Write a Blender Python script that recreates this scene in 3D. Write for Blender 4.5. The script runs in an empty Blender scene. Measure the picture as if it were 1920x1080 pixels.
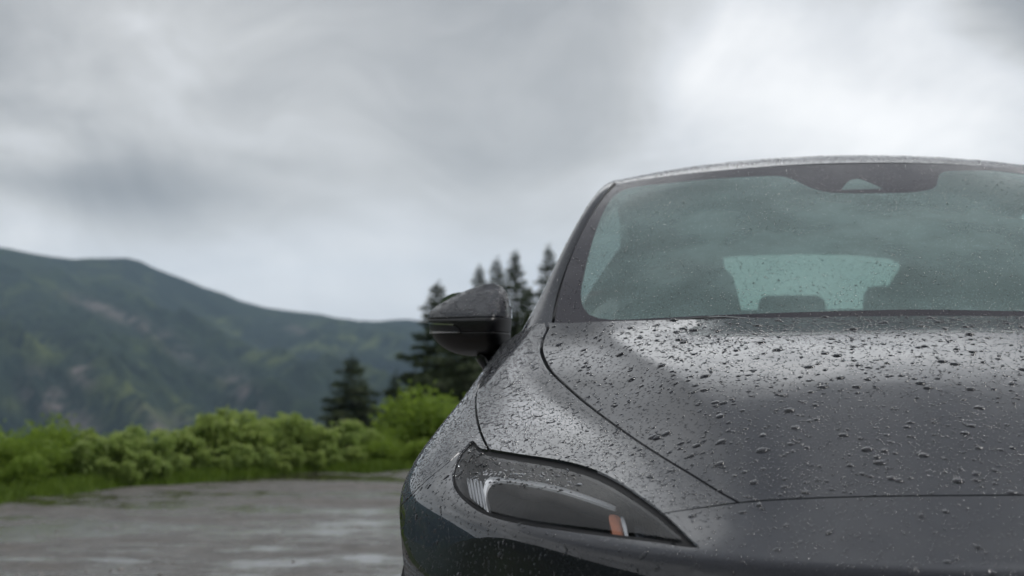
import bpy, bmesh, math, random
import numpy as np
from mathutils import Vector, Matrix
from mathutils.bvhtree import BVHTree
from mathutils.geometry import delaunay_2d_cdt, barycentric_transform

random.seed(7)
RNG = np.random.default_rng(7)
scene = bpy.context.scene
COL = scene.collection

# ------------------------------------------------------------------ camera
FPX = 2917.0                                  # focal length in photo pixels (1920 wide)
CAM = np.array([-0.48, -2.0, 0.95])
YAW = math.atan(290.0 / FPX)                  # car axis lies to the right of the optical axis
PITCH = math.atan(142.0 / FPX)
cam_data = bpy.data.cameras.new("camera")
cam_data.sensor_width = 36.0
cam_data.lens = 36.0 * FPX / 1920.0
cam_data.clip_start = 0.05
cam_data.clip_end = 30000.0
cam_data.dof.use_dof = True
cam_data.dof.focus_distance = 2.6
cam_data.dof.aperture_fstop = 4.9
cam_data.dof.aperture_blades = 9
cam = bpy.data.objects.new("camera", cam_data)
cam.location = CAM
cam.rotation_euler = (math.pi / 2 + PITCH, 0.0, YAW)
COL.objects.link(cam)
scene.camera = cam

FW = np.array([-math.sin(YAW) * math.cos(PITCH), math.cos(YAW) * math.cos(PITCH), math.sin(PITCH)])
RT = np.array([math.cos(YAW), math.sin(YAW), 0.0])
UP = np.cross(RT, FW)

def ray(px, py):
    d = FW * FPX + RT * (px - 960.0) + UP * (540.0 - py)
    return d / np.linalg.norm(d)

def P(px, py, Y):
    """point of the photograph's ray (px, py) at world depth Y"""
    d = ray(px, py)
    return CAM + d * ((Y - CAM[1]) / d[1])

def on_ground(px, py, z=0.0):
    d = ray(px, py)
    return CAM + d * ((z - CAM[2]) / d[2])

# ------------------------------------------------------------------ sky and sun
SUN_AZ = math.radians(68.0)                   # to the right of +Y, behind the cloud
SUN_EL = math.radians(57.0)
sun_dir = np.array([math.sin(SUN_AZ) * math.cos(SUN_EL), math.cos(SUN_AZ) * math.cos(SUN_EL), math.sin(SUN_EL)])

class NT:
    """small node-tree helper"""
    def __init__(self, tree):
        self.t = tree
        self.t.nodes.clear()
    def n(self, kind, **props):
        nd = self.t.nodes.new(kind)
        ins = props.pop('ins', {})
        for k, v in props.items():
            setattr(nd, k, v)
        for k, v in ins.items():
            self.set(nd, k, v)
        return nd
    def set(self, nd, k, v):
        s = nd.inputs[k]
        if hasattr(v, 'is_linked') or isinstance(v, bpy.types.NodeSocket):
            self.t.links.new(v, s)
        else:
            s.default_value = v
    def math(self, op, a, b=None, c=None, clamp=False):
        nd = self.n('ShaderNodeMath', operation=op, use_clamp=clamp)
        for i, v in enumerate((a, b, c)):
            if v is not None:
                self.set(nd, i, v)
        return nd.outputs[0]
    def vmath(self, op, a, b=None, out=0):
        nd = self.n('ShaderNodeVectorMath', operation=op)
        self.set(nd, 0, a)
        if b is not None:
            self.set(nd, 1, b)
        return nd.outputs[out]
    def noise(self, vec, scale, detail=4.0, rough=0.5, dist=0.0, out='Fac'):
        nd = self.n('ShaderNodeTexNoise', ins={'Vector': vec, 'Scale': scale, 'Detail': detail, 'Roughness': rough, 'Distortion': dist})
        return nd.outputs[out]
    def ramp(self, fac, stops, interp='LINEAR'):
        nd = self.n('ShaderNodeValToRGB')
        nd.color_ramp.interpolation = interp
        els = nd.color_ramp.elements
        while len(els) < len(stops):
            els.new(0.5)
        for e, (p, c) in zip(els, stops):
            e.position = p
            e.color = (*c, 1.0) if len(c) == 3 else c
        self.set(nd, 'Fac', fac)
        return nd.outputs['Color']
    def rng(self, v, a, b, c, d, interp='SMOOTHSTEP'):
        nd = self.n('ShaderNodeMapRange', interpolation_type=interp)
        for k, x in zip(('Value', 'From Min', 'From Max', 'To Min', 'To Max'), (v, a, b, c, d)):
            self.set(nd, k, x)
        return nd.outputs['Result']
    def mix(self, f, a, b, mode='MIX'):
        nd = self.n('ShaderNodeMix', data_type='RGBA', blend_type=mode)
        self.set(nd, 0, f)
        self.set(nd, 6, a)
        self.set(nd, 7, b)
        return nd.outputs[2]

world = bpy.data.worlds.new("World")
scene.world = world
world.use_nodes = True
W = NT(world.node_tree)
tc = W.n('ShaderNodeTexCoord').outputs['Generated']
dirn = W.vmath('NORMALIZE', tc)
sep = W.n('ShaderNodeSeparateXYZ', ins={0: dirn})
dz = W.math('MAXIMUM', sep.outputs[2], 0.0)
den = W.math('ADD', dz, 0.16)
plane = W.n('ShaderNodeCombineXYZ', ins={0: W.math('DIVIDE', sep.outputs[0], den), 1: W.math('DIVIDE', sep.outputs[1], den), 2: 0.0}).outputs[0]
plane = W.vmath('ADD', plane, (3.1, 0.4, 0.0))
warp = W.n('ShaderNodeTexNoise', ins={'Vector': plane, 'Scale': 0.7, 'Detail': 2.0})
wv = W.vmath('SCALE', W.vmath('SUBTRACT', warp.outputs['Color'], (0.5, 0.5, 0.5)))
wv.node.inputs['Scale'].default_value = 0.9
pw = W.vmath('ADD', plane, wv)
big = W.noise(pw, 0.85, 5.0, 0.52)
fine = W.noise(pw, 3.2, 5.0, 0.55)
# soft rolling masses stretched along the horizon (cloud base seen edge-on)
mass = W.n('ShaderNodeMapping', ins={'Vector': dirn, 'Scale': (2.2, 2.2, 7.5), 'Location': (0.35, 0.0, 0.25)}).outputs[0]
roll = W.noise(mass, 1.7, 4.0, 0.5, 0.5)

def lobe(px, py, inner, outer, amp, squash=1.0):
    """one soft cloud mass or break in the deck, round a direction given in image pixels"""
    c = ray(px, py)
    d = W.vmath('SUBTRACT', dirn, tuple(c))
    if squash != 1.0:
        m = W.n('ShaderNodeMapping', ins={'Vector': d, 'Scale': (1.0, 1.0, squash)})
        d = m.outputs[0]
    ln = W.vmath('LENGTH', d, out=1)
    wob = W.math('MULTIPLY_ADD', W.math('SUBTRACT', roll, 0.5), 0.22, ln)
    return W.rng(wob, inner, outer, amp, 0.0)

# billows: turbulence on the dome itself, warped so that the masses roll rather than streak
wb = W.n('ShaderNodeTexNoise', ins={'Vector': dirn, 'Scale': 3.2, 'Detail': 3.0})
wbv = W.vmath('SCALE', W.vmath('SUBTRACT', wb.outputs['Color'], (0.5, 0.5, 0.5)))
wbv.node.inputs['Scale'].default_value = 0.35
bd = W.vmath('ADD', dirn, wbv)
puff = W.noise(W.n('ShaderNodeMapping', ins={'Vector': bd, 'Scale': (5.0, 5.0, 8.5), 'Location': (1.7, 0.6, 0.2)}).outputs[0], 1.0, 7.0, 0.56, 0.25)
val = W.math('MULTIPLY_ADD', W.math('SUBTRACT', big, 0.5), 0.38, 0.49)
val = W.math('MULTIPLY_ADD', W.math('SUBTRACT', fine, 0.5), 0.12, val)
val = W.math('MULTIPLY_ADD', W.math('SUBTRACT', roll, 0.5), 0.30, val)
val = W.math('MULTIPLY_ADD', W.math('SUBTRACT', puff, 0.5), 0.85, val)
LOBES = [
    (1620, 245, 0.02, 0.21, 0.36, 1.7),       # thin bright deck over the car
    (1230, 470, 0.02, 0.16, 0.22, 1.8),
    (520, 540, 0.02, 0.28, 0.32, 3.0),        # pale strip above the ridge
    (60, 440, 0.00, 0.13, 0.20, 3.5),
    (230, 372, 0.00, 0.24, -0.34, 4.2),       # grey bank, left
    (900, 150, 0.02, 0.17, -0.03, 1.6),       # grey bank, middle
    (-60, 60, 0.00, 0.16, -0.16, 1.2),
    (2130, -70, 0.02, 0.10, -0.42, 1.2),      # dark cloud, top right
]
# the deck thickens overhead, as the top of the view already shows
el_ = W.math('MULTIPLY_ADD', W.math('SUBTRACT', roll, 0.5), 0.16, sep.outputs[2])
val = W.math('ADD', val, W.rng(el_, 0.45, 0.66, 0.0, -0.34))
for L in LOBES:
    val = W.math('ADD', val, lobe(*L))
cloud = W.ramp(val, [(0.0, (0.22, 0.23, 0.245)), (0.28, (0.37, 0.38, 0.39)), (0.48, (0.54, 0.548, 0.552)),
                     (0.66, (0.70, 0.715, 0.735)), (0.86, (0.90, 0.905, 0.91)), (1.0, (0.99, 0.99, 0.99))])
# unseen bright patch added above the view, so the hood's rear reflects brighter
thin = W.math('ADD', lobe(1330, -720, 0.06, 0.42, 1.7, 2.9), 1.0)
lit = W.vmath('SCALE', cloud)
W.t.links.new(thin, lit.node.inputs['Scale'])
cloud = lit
# cool air light close to the horizon
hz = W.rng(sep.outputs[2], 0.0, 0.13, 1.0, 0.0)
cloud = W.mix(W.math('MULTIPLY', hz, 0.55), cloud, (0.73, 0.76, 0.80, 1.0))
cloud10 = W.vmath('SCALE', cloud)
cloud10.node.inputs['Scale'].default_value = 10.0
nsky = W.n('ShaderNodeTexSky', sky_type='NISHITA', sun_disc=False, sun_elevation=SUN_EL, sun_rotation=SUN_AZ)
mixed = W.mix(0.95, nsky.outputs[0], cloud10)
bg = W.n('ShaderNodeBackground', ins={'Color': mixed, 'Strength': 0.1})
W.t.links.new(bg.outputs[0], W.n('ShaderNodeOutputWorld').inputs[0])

sun = bpy.data.lights.new("sun", 'SUN')
sun.energy = 1.5
sun.angle = math.radians(24.0)
sun.color = (1.0, 0.97, 0.93)
sun_ob = bpy.data.objects.new("sun", sun)
sun_ob.rotation_euler = Vector(tuple(-sun_dir)).to_track_quat('-Z', 'Y').to_euler()
sun_ob.location = (6, 8, 12)
COL.objects.link(sun_ob)

scene.view_settings.view_transform = 'Standard'
scene.view_settings.look = 'None'
scene.view_settings.exposure = 0.28
scene.view_settings.gamma = 1.0
scene.view_settings.use_curve_mapping = False
scene.render.engine = 'CYCLES'
scene.cycles.use_denoising = True
scene.cycles.max_bounces = 10
scene.cycles.transmission_bounces = 8
scene.cycles.transparent_max_bounces = 24
scene.cycles.glossy_bounces = 5
scene.cycles.diffuse_bounces = 3
scene.cycles.volume_bounces = 1
scene.cycles.caustics_reflective = False

# ------------------------------------------------------------------ generic helpers
def rawmesh(name, co, tris, mat=None, smooth=True, normals=None, matidx=None):
    """fast mesh from numpy arrays (tris or quads)"""
    co = np.asarray(co, dtype=np.float32)
    f = np.asarray(tris, dtype=np.int32)
    me = bpy.data.meshes.new(name)
    me.vertices.add(len(co))
    me.vertices.foreach_set('co', co.ravel())
    k = f.shape[1]
    me.loops.add(f.size)
    me.loops.foreach_set('vertex_index', f.ravel())
    me.polygons.add(len(f))
    me.polygons.foreach_set('loop_start', np.arange(0, f.size, k, dtype=np.int32))
    me.polygons.foreach_set('loop_total', np.full(len(f), k, dtype=np.int32))
    me.polygons.foreach_set('use_smooth', np.full(len(f), bool(smooth)))
    if matidx is not None:
        me.polygons.foreach_set('material_index', np.asarray(matidx, dtype=np.int32))
    me.update(calc_edges=True)
    if mat is not None:
        for m in (mat if isinstance(mat, (list, tuple)) else [mat]):
            me.materials.append(m)
    if normals is not None:
        me.normals_split_custom_set_from_vertices(np.asarray(normals, dtype=np.float32).tolist())
    return me

def link(name, me, parent=None, kind=None, label=None, cat=None, group=None):
    o = bpy.data.objects.new(name, me)
    COL.objects.link(o)
    if parent is not None:
        o.parent = parent
        base = parent.matrix_basis if parent.parent is None else Matrix()
        o.matrix_parent_inverse = base.inverted() if parent.type == 'EMPTY' else Matrix()
    if kind: o['kind'] = kind
    if label: o['label'] = label
    if cat: o['category'] = cat
    if group: o['group'] = group
    return o

def grid_faces(nr, nc, wrap=False):
    i = np.arange(nr - 1)[:, None]
    j = np.arange(nc if wrap else nc - 1)[None, :]
    j2 = (j + 1) % nc
    a = i * nc + j; b = i * nc + j2; c = (i + 1) * nc + j2; d = (i + 1) * nc + j
    return np.stack([a, b, c, d], -1).reshape(-1, 4)

def catmull(pts, n=8, closed=False):
    pts = np.asarray(pts, float)
    m = len(pts)
    out = []
    rng_ = range(m if closed else m - 1)
    for i in rng_:
        p0 = pts[(i - 1) % m] if closed or i > 0 else 2 * pts[0] - pts[1]
        p1 = pts[i]; p2 = pts[(i + 1) % m]
        p3 = pts[(i + 2) % m] if closed or i + 2 < m else 2 * pts[-1] - pts[-2]
        # centripetal-ish: scale tangents by chord so uneven spacing does not overshoot
        d1 = np.linalg.norm(p2 - p1) + 1e-9
        t1 = (p2 - p0) / (np.linalg.norm(p2 - p1) + np.linalg.norm(p1 - p0) + 1e-9) * d1
        t2 = (p3 - p1) / (np.linalg.norm(p3 - p2) + np.linalg.norm(p2 - p1) + 1e-9) * d1
        for t in np.linspace(0, 1, n, endpoint=False):
            h = 2*t**3 - 3*t*t + 1, t**3 - 2*t*t + t, -2*t**3 + 3*t*t, t**3 - t*t
            out.append(h[0]*p1 + h[1]*t1 + h[2]*p2 + h[3]*t2)
    if not closed:
        out.append(pts[-1])
    return np.array(out)

def resample(pts, n):
    pts = np.asarray(pts, float)
    s = np.r_[0, np.cumsum(np.linalg.norm(np.diff(pts, axis=0), axis=1))]
    t = np.linspace(0, s[-1], n)
    return np.stack([np.interp(t, s, pts[:, k]) for k in range(pts.shape[1])], 1)

def tube_mesh(name, path, radius, seg, mat, flat=1.0):
    """round (or flattened) rod along a path; radius may vary per point"""
    path = np.asarray(path, float)
    r = np.broadcast_to(np.asarray(radius, float), (len(path),))
    tan = np.gradient(path, axis=0)
    tan /= np.linalg.norm(tan, axis=1)[:, None]
    ref = np.array([0, 0, 1.0]) if abs(tan[0][2]) < 0.9 else np.array([1.0, 0, 0])
    rows = []
    for p, t, rr in zip(path, tan, r):
        a = np.cross(ref, t); a /= np.linalg.norm(a)
        b = np.cross(t, a)
        ang = np.linspace(0, 2 * math.pi, seg, endpoint=False)
        rows.append(p + rr * (np.cos(ang)[:, None] * a + flat * np.sin(ang)[:, None] * b))
    co = np.concatenate(rows)
    f = grid_faces(len(path), seg, True)
    n = len(co)
    co = np.concatenate([co, path[:1], path[-1:]])
    j = np.arange(seg); j2 = (j + 1) % seg
    c0 = np.stack([j2, j, np.full(seg, n), np.full(seg, n)], 1)[:, :3]
    o = (len(path) - 1) * seg
    c1 = np.stack([o + j, o + j2, np.full(seg, n + 1)], 1)
    tris = np.concatenate([f[:, [0, 1, 2]], f[:, [0, 2, 3]], c0, c1])
    return rawmesh(name, co, tris, mat)

def fbm(x, y, seed=0, octaves=5, gain=0.5, ridged=False):
    """value-noise fbm for numpy arrays"""
    r = np.random.default_rng(seed)
    tab = r.random((256, 256))
    out = np.zeros_like(x, float); amp = 1.0; tot = 0.0
    for o in range(octaves):
        xi = np.floor(x).astype(int); yi = np.floor(y).astype(int)
        fx = x - xi; fy = y - yi
        fx = fx*fx*fx*(fx*(fx*6-15)+10); fy = fy*fy*fy*(fy*(fy*6-15)+10)
        g = lambda a, b: tab[(a + 37*o) & 255, (b + 91*o) & 255]
        v = (g(xi, yi)*(1-fx) + g(xi+1, yi)*fx)*(1-fy) + (g(xi, yi+1)*(1-fx) + g(xi+1, yi+1)*fx)*fy
        if ridged:
            v = 1 - np.abs(2*v - 1)
        out += amp * v; tot += amp
        amp *= gain; x = x * 2.03 + 11.3; y = y * 2.03 + 4.7
    return out / tot
# ------------------------------------------------------------------ materials
def new_mat(name):
    m = bpy.data.materials.new(name)
    m.use_nodes = True
    return m, NT(m.node_tree)

def finish(T, shader, vol=None, disp=None):
    o = T.n('ShaderNodeOutputMaterial')
    if shader is not None:
        T.t.links.new(shader, o.inputs['Surface'])
    if vol is not None:
        T.t.links.new(vol, o.inputs['Volume'])

def principled(T, **ins):
    names = {'base': 'Base Color', 'metal': 'Metallic', 'rough': 'Roughness', 'ior': 'IOR', 'coat': 'Coat Weight', 'coat_rough': 'Coat Roughness',
             'coat_ior': 'Coat IOR', 'trans': 'Transmission Weight', 'normal': 'Normal', 'coat_normal': 'Coat Normal', 'spec': 'Specular IOR Level', 'emit': 'Emission Color',
             'emit_s': 'Emission Strength', 'alpha': 'Alpha', 'sheen': 'Sheen Weight', 'sss': 'Subsurface Weight', 'tint': 'Specular Tint'}
    nd = T.n('ShaderNodeBsdfPrincipled')
    for k, v in ins.items():
        if isinstance(v, tuple) and len(v) == 3 and k in ('base', 'emit', 'tint'):
            v = (*v, 1.0)
        T.set(nd, names[k], v)
    return nd

def bump(T, h, strength, dist):
    return T.n('ShaderNodeBump', ins={'Height': h, 'Strength': strength, 'Distance': dist}).outputs[0]

def simple(name, base, rough=0.5, metal=0.0, coat=0.0, noise=0.0, scale=40.0, **kw):
    m, T = new_mat(name)
    if noise > 0:
        co = T.n('ShaderNodeTexCoord').outputs['Object']
        f = T.noise(co, scale, 4.0)
        lo = tuple(c * (1 - noise) for c in base); hi = tuple(min(1, c * (1 + noise)) for c in base)
        base = T.ramp(f, [(0.3, lo), (0.7, hi)])
    p = principled(T, base=base, rough=rough, metal=metal, coat=coat, **kw)
    finish(T, p.outputs[0])
    return m

def paint_material():
    m, T = new_mat("grey metallic car paint")
    co = T.n('ShaderNodeTexCoord').outputs['Object']
    flake = T.noise(co, 900.0, 1.0)
    base = T.ramp(flake, [(0.25, (0.014, 0.0155, 0.021)), (0.75, (0.027, 0.029, 0.038))])
    # a thin uneven water film between the beads
    film = T.noise(co, 60.0, 3.0, 0.6)
    crough = T.rng(film, 0.35, 0.75, 0.010, 0.045)
    wave = T.noise(co, 9.0, 3.0, 0.5)
    bn = bump(T, wave, 0.05, 0.004)
    p = principled(T, base=base, metal=0.0, rough=0.5, spec=0.0, coat=1.0, coat_rough=crough, coat_ior=1.62, coat_normal=bn)
    finish(T, p.outputs[0])
    return m

M = {}
M['paint'] = paint_material()
M['black'] = simple("satin black plastic", (0.014, 0.014, 0.016), 0.38, noise=0.25, scale=60)
M['gloss_black'] = simple("gloss black trim", (0.010, 0.010, 0.012), 0.10, coat=0.6)
M['rubber'] = simple("black rubber seal", (0.008, 0.008, 0.009), 0.55)
M['gap'] = simple("dark panel gap", (0.004, 0.004, 0.005), 0.8)
M['lamp_rim'] = simple("matt black lamp surround", (0.006, 0.006, 0.007), 0.6, spec=0.15)
M['frit'] = simple("black ceramic glass border", (0.030, 0.027, 0.036), 0.06, coat=1.0, coat_ior=1.5, spec=0.0)
M['cloth'] = simple("charcoal seat cloth", (0.030, 0.034, 0.036), 0.85, noise=0.3, scale=90)
M['dash'] = simple("soft black dashboard", (0.018, 0.019, 0.021), 0.7, noise=0.2, scale=120)
M['liner'] = simple("grey headliner", (0.060, 0.068, 0.070), 0.9, noise=0.15, scale=80)
M['carpet'] = simple("black carpet", (0.012, 0.012, 0.013), 0.95)
M['tyre'] = simple("tyre rubber", (0.016, 0.016, 0.017), 0.75, noise=0.3, scale=60)
M['rim'] = simple("dark alloy", (0.12, 0.12, 0.13), 0.3, metal=0.9)
M['chrome'] = simple("bright reflector metal", (0.75, 0.76, 0.78), 0.12, metal=1.0)
M['mirror'] = simple("mirror silver", (0.8, 0.82, 0.82), 0.02, metal=1.0)
M['amber'] = simple("amber reflector plastic", (0.27, 0.075, 0.022), 0.5, coat=0.0, noise=0.25, scale=180)
M['red'] = simple("red lamp plastic", (0.25, 0.01, 0.012), 0.15, coat=1.0)
M['lamp_grey'] = simple("grey lamp bezel", (0.045, 0.048, 0.056), 0.30, metal=0.2, noise=0.2, scale=70)
M['lamp_dark'] = simple("dark lamp bowl", (0.011, 0.012, 0.014), 0.5, metal=0.0, spec=0.12, noise=0.25, scale=40)
M['rib'] = simple("grey reflector ribs", (0.26, 0.27, 0.29), 0.25, metal=0.5)
M['module'] = simple("smoked lamp module", (0.026, 0.029, 0.036), 0.22, noise=0.3, scale=30)
M['lightbar'] = simple("white light guide", (0.88, 0.89, 0.92), 0.12, coat=1.0)

def glass_material(name, tint, haze, haze_col, gloss_ior=1.5, rough=0.0, boost=1.0, mist_scale=9.0, drizzle=0.0):
    """thin glass sheet: clear tinted pass-through, a Fresnel reflection and a little mist clinging to it"""
    m, T = new_mat(name)
    co = T.n('ShaderNodeTexCoord').outputs['Object']
    tr = T.n('ShaderNodeBsdfTransparent', ins={'Color': (*tint, 1.0)})
    gl = T.n('ShaderNodeBsdfGlossy', ins={'Color': (1, 1, 1, 1), 'Roughness': rough})
    back = T.n('ShaderNodeNewGeometry').outputs['Backfacing']      # a thin pane reflects alike from both sides
    fr = T.n('ShaderNodeFresnel', ins={'IOR': T.rng(back, 0.0, 1.0, gloss_ior, 1.0 / gloss_ior, 'LINEAR')}).outputs[0]
    fr = T.math('MULTIPLY', fr, boost, clamp=True)
    mist = T.noise(co, mist_scale, 5.0, 0.6)
    df = T.n('ShaderNodeBsdfDiffuse', ins={'Color': (*haze_col, 1.0)})
    tl = T.n('ShaderNodeBsdfTranslucent', ins={'Color': (*haze_col, 1.0)})
    both = T.n('ShaderNodeMixShader', ins={0: 0.15, 1: df.outputs[0], 2: tl.outputs[0]})
    hf = T.rng(mist, 0.3, 0.7, haze * 0.68, haze * 1.3)
    if drizzle > 0:                           # droplets far too fine to build, clinging in patches
        cell = T.n('ShaderNodeTexVoronoi', ins={'Vector': co, 'Scale': 230.0, 'Randomness': 1.0})
        spot = T.rng(cell.outputs['Distance'], 0.12, 0.30, 1.0, 0.0)
        pick = T.rng(T.n('ShaderNodeSeparateColor', ins={0: cell.outputs['Color']}).outputs[0], 0.45, 0.75, 0.0, 1.0)
        where = T.rng(T.noise(co, 6.0, 4.0, 0.6), 0.38, 0.62, 0.25, 1.0)
        hf = T.math('ADD', hf, T.math('MULTIPLY', T.math('MULTIPLY', spot, pick), T.math('MULTIPLY', where, drizzle)), clamp=True)
    a = T.n('ShaderNodeMixShader', ins={0: hf, 1: tr.outputs[0], 2: both.outputs[0]})
    b = T.n('ShaderNodeMixShader', ins={0: fr, 1: a.outputs[0], 2: gl.outputs[0]})
    finish(T, b.outputs[0])
    return m

M['windshield'] = glass_material("green tinted windshield glass", (0.70, 0.86, 0.82), 0.34, (0.50, 0.72, 0.71), boost=0.8, mist_scale=3.2, drizzle=0.38)
M['rear_glass'] = glass_material("rear window glass", (0.35, 0.46, 0.40), 0.10, (0.5, 0.6, 0.6), boost=1.0)
M['glass'] = glass_material("side window glass", (0.42, 0.50, 0.49), 0.05, (0.5, 0.6, 0.6), boost=1.0)
M['lens'] = glass_material("clear lamp lens", (0.92, 0.93, 0.94), 0.006, (0.7, 0.72, 0.75), boost=0.30)

def water_material():
    m, T = new_mat("water bead")
    p = principled(T, base=(1.0, 1.0, 1.0), rough=0.0, ior=1.33, trans=1.0)
    finish(T, p.outputs[0])
    return m
M['water'] = water_material()
# ------------------------------------------------------------------ terrain
def pix_az(px):                               # azimuth right of +Y of a photo column
    return math.atan((px - 960.0) / FPX) - YAW
EDGE_AZ = np.radians([-180, -120, -80, -45, -30]).tolist() + [pix_az(x) for x in (0, 60, 280, 400, 600, 780, 1000)] + np.radians([20, 45, 80, 120, 180]).tolist()
EDGE_R = [30, 26, 16, 11.2, 11.0] + [11.3, 12.0, 12.6, 13.2, 13.9, 14.0, 14.3] + [15, 17, 22, 28, 30]
def edge_r(az):
    return np.interp(az, EDGE_AZ, EDGE_R)
RIDGE_PX = [-9000, -3000, -1200, -700, -350, -150, 0, 60, 100, 140, 170, 205, 235, 262, 290, 330, 380, 420, 450, 500, 560, 600, 640, 670, 710, 740, 765, 800, 860, 930, 1000, 1100, 1300, 1600, 2000, 2600, 4000, 9000]
RIDGE_PY = [520, 500, 440, 420, 440, 462, 474, 484, 490, 493, 491, 490.5, 489, 495, 508, 521, 541, 553, 565, 577, 585, 590, 599, 603.5, 604, 601, 599.5, 604, 612, 618, 622, 618, 612, 600, 590, 560, 540, 540]
def ridge_tan(az):
    px = 960 + FPX * np.tan(np.clip(az + YAW, -1.3, 1.3))
    return (682 - np.interp(px, RIDGE_PX, RIDGE_PY)) / FPX / np.cos(np.clip(az + YAW, -1.3, 1.3)) ** 0

def terrain_z(x, y):
    """height of the near ground: level yard, a verge, then the slope into the valley; a wooded bank behind the camera"""
    dx, dy = x - CAM[0], y - CAM[1]
    r = np.hypot(dx, dy); az = np.arctan2(dx, dy)
    e = edge_r(az)
    t = np.maximum(0, r - e - 1.6)
    back = 1 / (1 + np.exp(-(np.where(az < 0, -az + 1.05, az) - 1.95) * 7))    # the wooded bank comes round on the left
    down = -0.26 * t ** 1.02 + 0.05 * np.minimum(t, 3) * 0
    down = np.maximum(down, -75 + 0 * t)
    up = 0.42 * t * np.exp(-t / 900)
    z = down * (1 - back) + up * back
    bumps = (fbm(x * .35, y * .35, 3, 3) - .5) * .22 * np.clip((r - e) / 1.5, 0, 1)
    return z + bumps + (fbm(x * .04, y * .04, 5, 3) - .5) * 5 * np.clip((t - 6) / 30, 0, 1) - 0.012

def forest_mat():
    m, T = new_mat("wooded mountainside")
    co = T.n('ShaderNodeTexCoord').outputs['Object']
    geo = T.n('ShaderNodeNewGeometry')
    rough_n = T.noise(co, 0.030, 6.0, 0.62)
    trees = T.noise(co, 0.16, 4.0, 0.7)
    patch = T.noise(co, 0.0045, 5.0, 0.58, 0.6)
    att = T.n('ShaderNodeAttribute', attribute_name='scree').outputs['Fac']
    att2 = T.n('ShaderNodeAttribute', attribute_name='meadow').outputs['Fac']
    crest_shading = T.n('ShaderNodeAttribute', attribute_name='crest_shading').outputs['Fac']
    dark = T.ramp(trees, [(0.30, (0.006, 0.014, 0.011)), (0.70, (0.024, 0.042, 0.027))])
    mead = T.ramp(rough_n, [(0.3, (0.085, 0.115, 0.035)), (0.7, (0.150, 0.180, 0.060))])
    scre = T.ramp(trees, [(0.3, (0.150, 0.125, 0.115)), (0.7, (0.290, 0.250, 0.235))])
    mf = T.math('MULTIPLY', att2, T.rng(rough_n, 0.42, 0.62, 0.0, 1.0), clamp=True)
    sf = T.math('MULTIPLY', att, T.rng(rough_n, 0.40, 0.58, 0.0, 1.0), clamp=True)
    lite = T.ramp(trees, [(0.30, (0.020, 0.038, 0.020)), (0.70, (0.052, 0.078, 0.038))])
    dark = T.mix(T.math('MULTIPLY', crest_shading, T.rng(rough_n, 0.36, 0.60, 0.2, 1.0), clamp=True), dark, lite)  # crests lightened, hollows left dark: relief shading put into the forest colour
    c = T.mix(mf, dark, mead)
    c = T.mix(sf, c, scre)
    bn = bump(T, T.math('ADD', trees, rough_n), 0.9, 9.0)
    p = principled(T, base=c, rough=0.95, spec=0.1, normal=bn)
    finish(T, p.outputs[0])
    return m

def verge_mat():
    m, T = new_mat("grassy slope soil")
    co = T.n('ShaderNodeTexCoord').outputs['Object']
    a = T.noise(co, 1.6, 5.0, 0.6); b = T.noise(co, 14.0, 4.0, 0.65)
    g = T.ramp(b, [(0.3, (0.018, 0.030, 0.008)), (0.7, (0.060, 0.095, 0.022))])
    s = T.ramp(b, [(0.3, (0.045, 0.036, 0.026)), (0.7, (0.10, 0.085, 0.065))])
    c = T.mix(T.rng(a, 0.35, 0.5, 0.0, 1.0), s, g)
    far = T.rng(T.vmath('LENGTH', co, out=1), 24.0, 42.0, 0.0, 1.0)
    c = T.mix(far, c, T.ramp(T.noise(co, 0.5, 5.0, 0.7), [(0.3, (0.008, 0.015, 0.007)), (0.7, (0.030, 0.048, 0.020))]))
    p = principled(T, base=c, rough=0.9, spec=0.2, normal=bump(T, b, 0.8, 0.05))
    finish(T, p.outputs[0])
    return m

# near ground: a polar sheet centred under the camera, 0.5 m to 950 m
az_in = np.linspace(pix_az(-260), pix_az(1160), 190)
az_out = np.linspace(pix_az(1160), pix_az(-260) + 2 * math.pi, 110)[1:-1]
AZ = np.r_[az_in, az_out]
rr = np.r_[np.linspace(0.3, 9, 10), np.linspace(9.6, 20, 34), np.geomspace(21, 950, 44)]
A2, R2 = np.meshgrid(AZ, rr)
gx_, gy_ = CAM[0] + R2 * np.sin(A2), CAM[1] + R2 * np.cos(A2)
gz_ = terrain_z(gx_, gy_)
ground = link("ground", rawmesh("ground", np.stack([gx_, gy_, gz_], -1).reshape(-1, 3), grid_faces(len(rr), len(AZ), True)[:, ::-1], verge_mat()), None, 'structure')
ground['label'] = "grassy verge and slope falling away behind the yard"

# the mountain across the valley: foot at 900 m, ridge at 2.6 km, then its far side
az_in = np.linspace(pix_az(-300), pix_az(1200), 520)
az_out = np.linspace(pix_az(1200), pix_az(-300) + 2 * math.pi, 160)[1:-1]
AZm = np.r_[az_in, az_out]
S = np.r_[np.linspace(-0.12, 1.0, 150), np.linspace(1.03, 1.5, 8)]
Am, Sm = np.meshgrid(AZm, S)
rid = ridge_tan(np.where(Am > math.pi, Am - 2 * math.pi, Am))
pxm = (960 + FPX * np.tan(np.clip(np.where(Am > math.pi, Am - 2*math.pi, Am) + YAW, -1.3, 1.3))) / 1920.0     # columns of the view, for placing the spurs
r_m = 900 + 1700 * Sm
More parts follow.
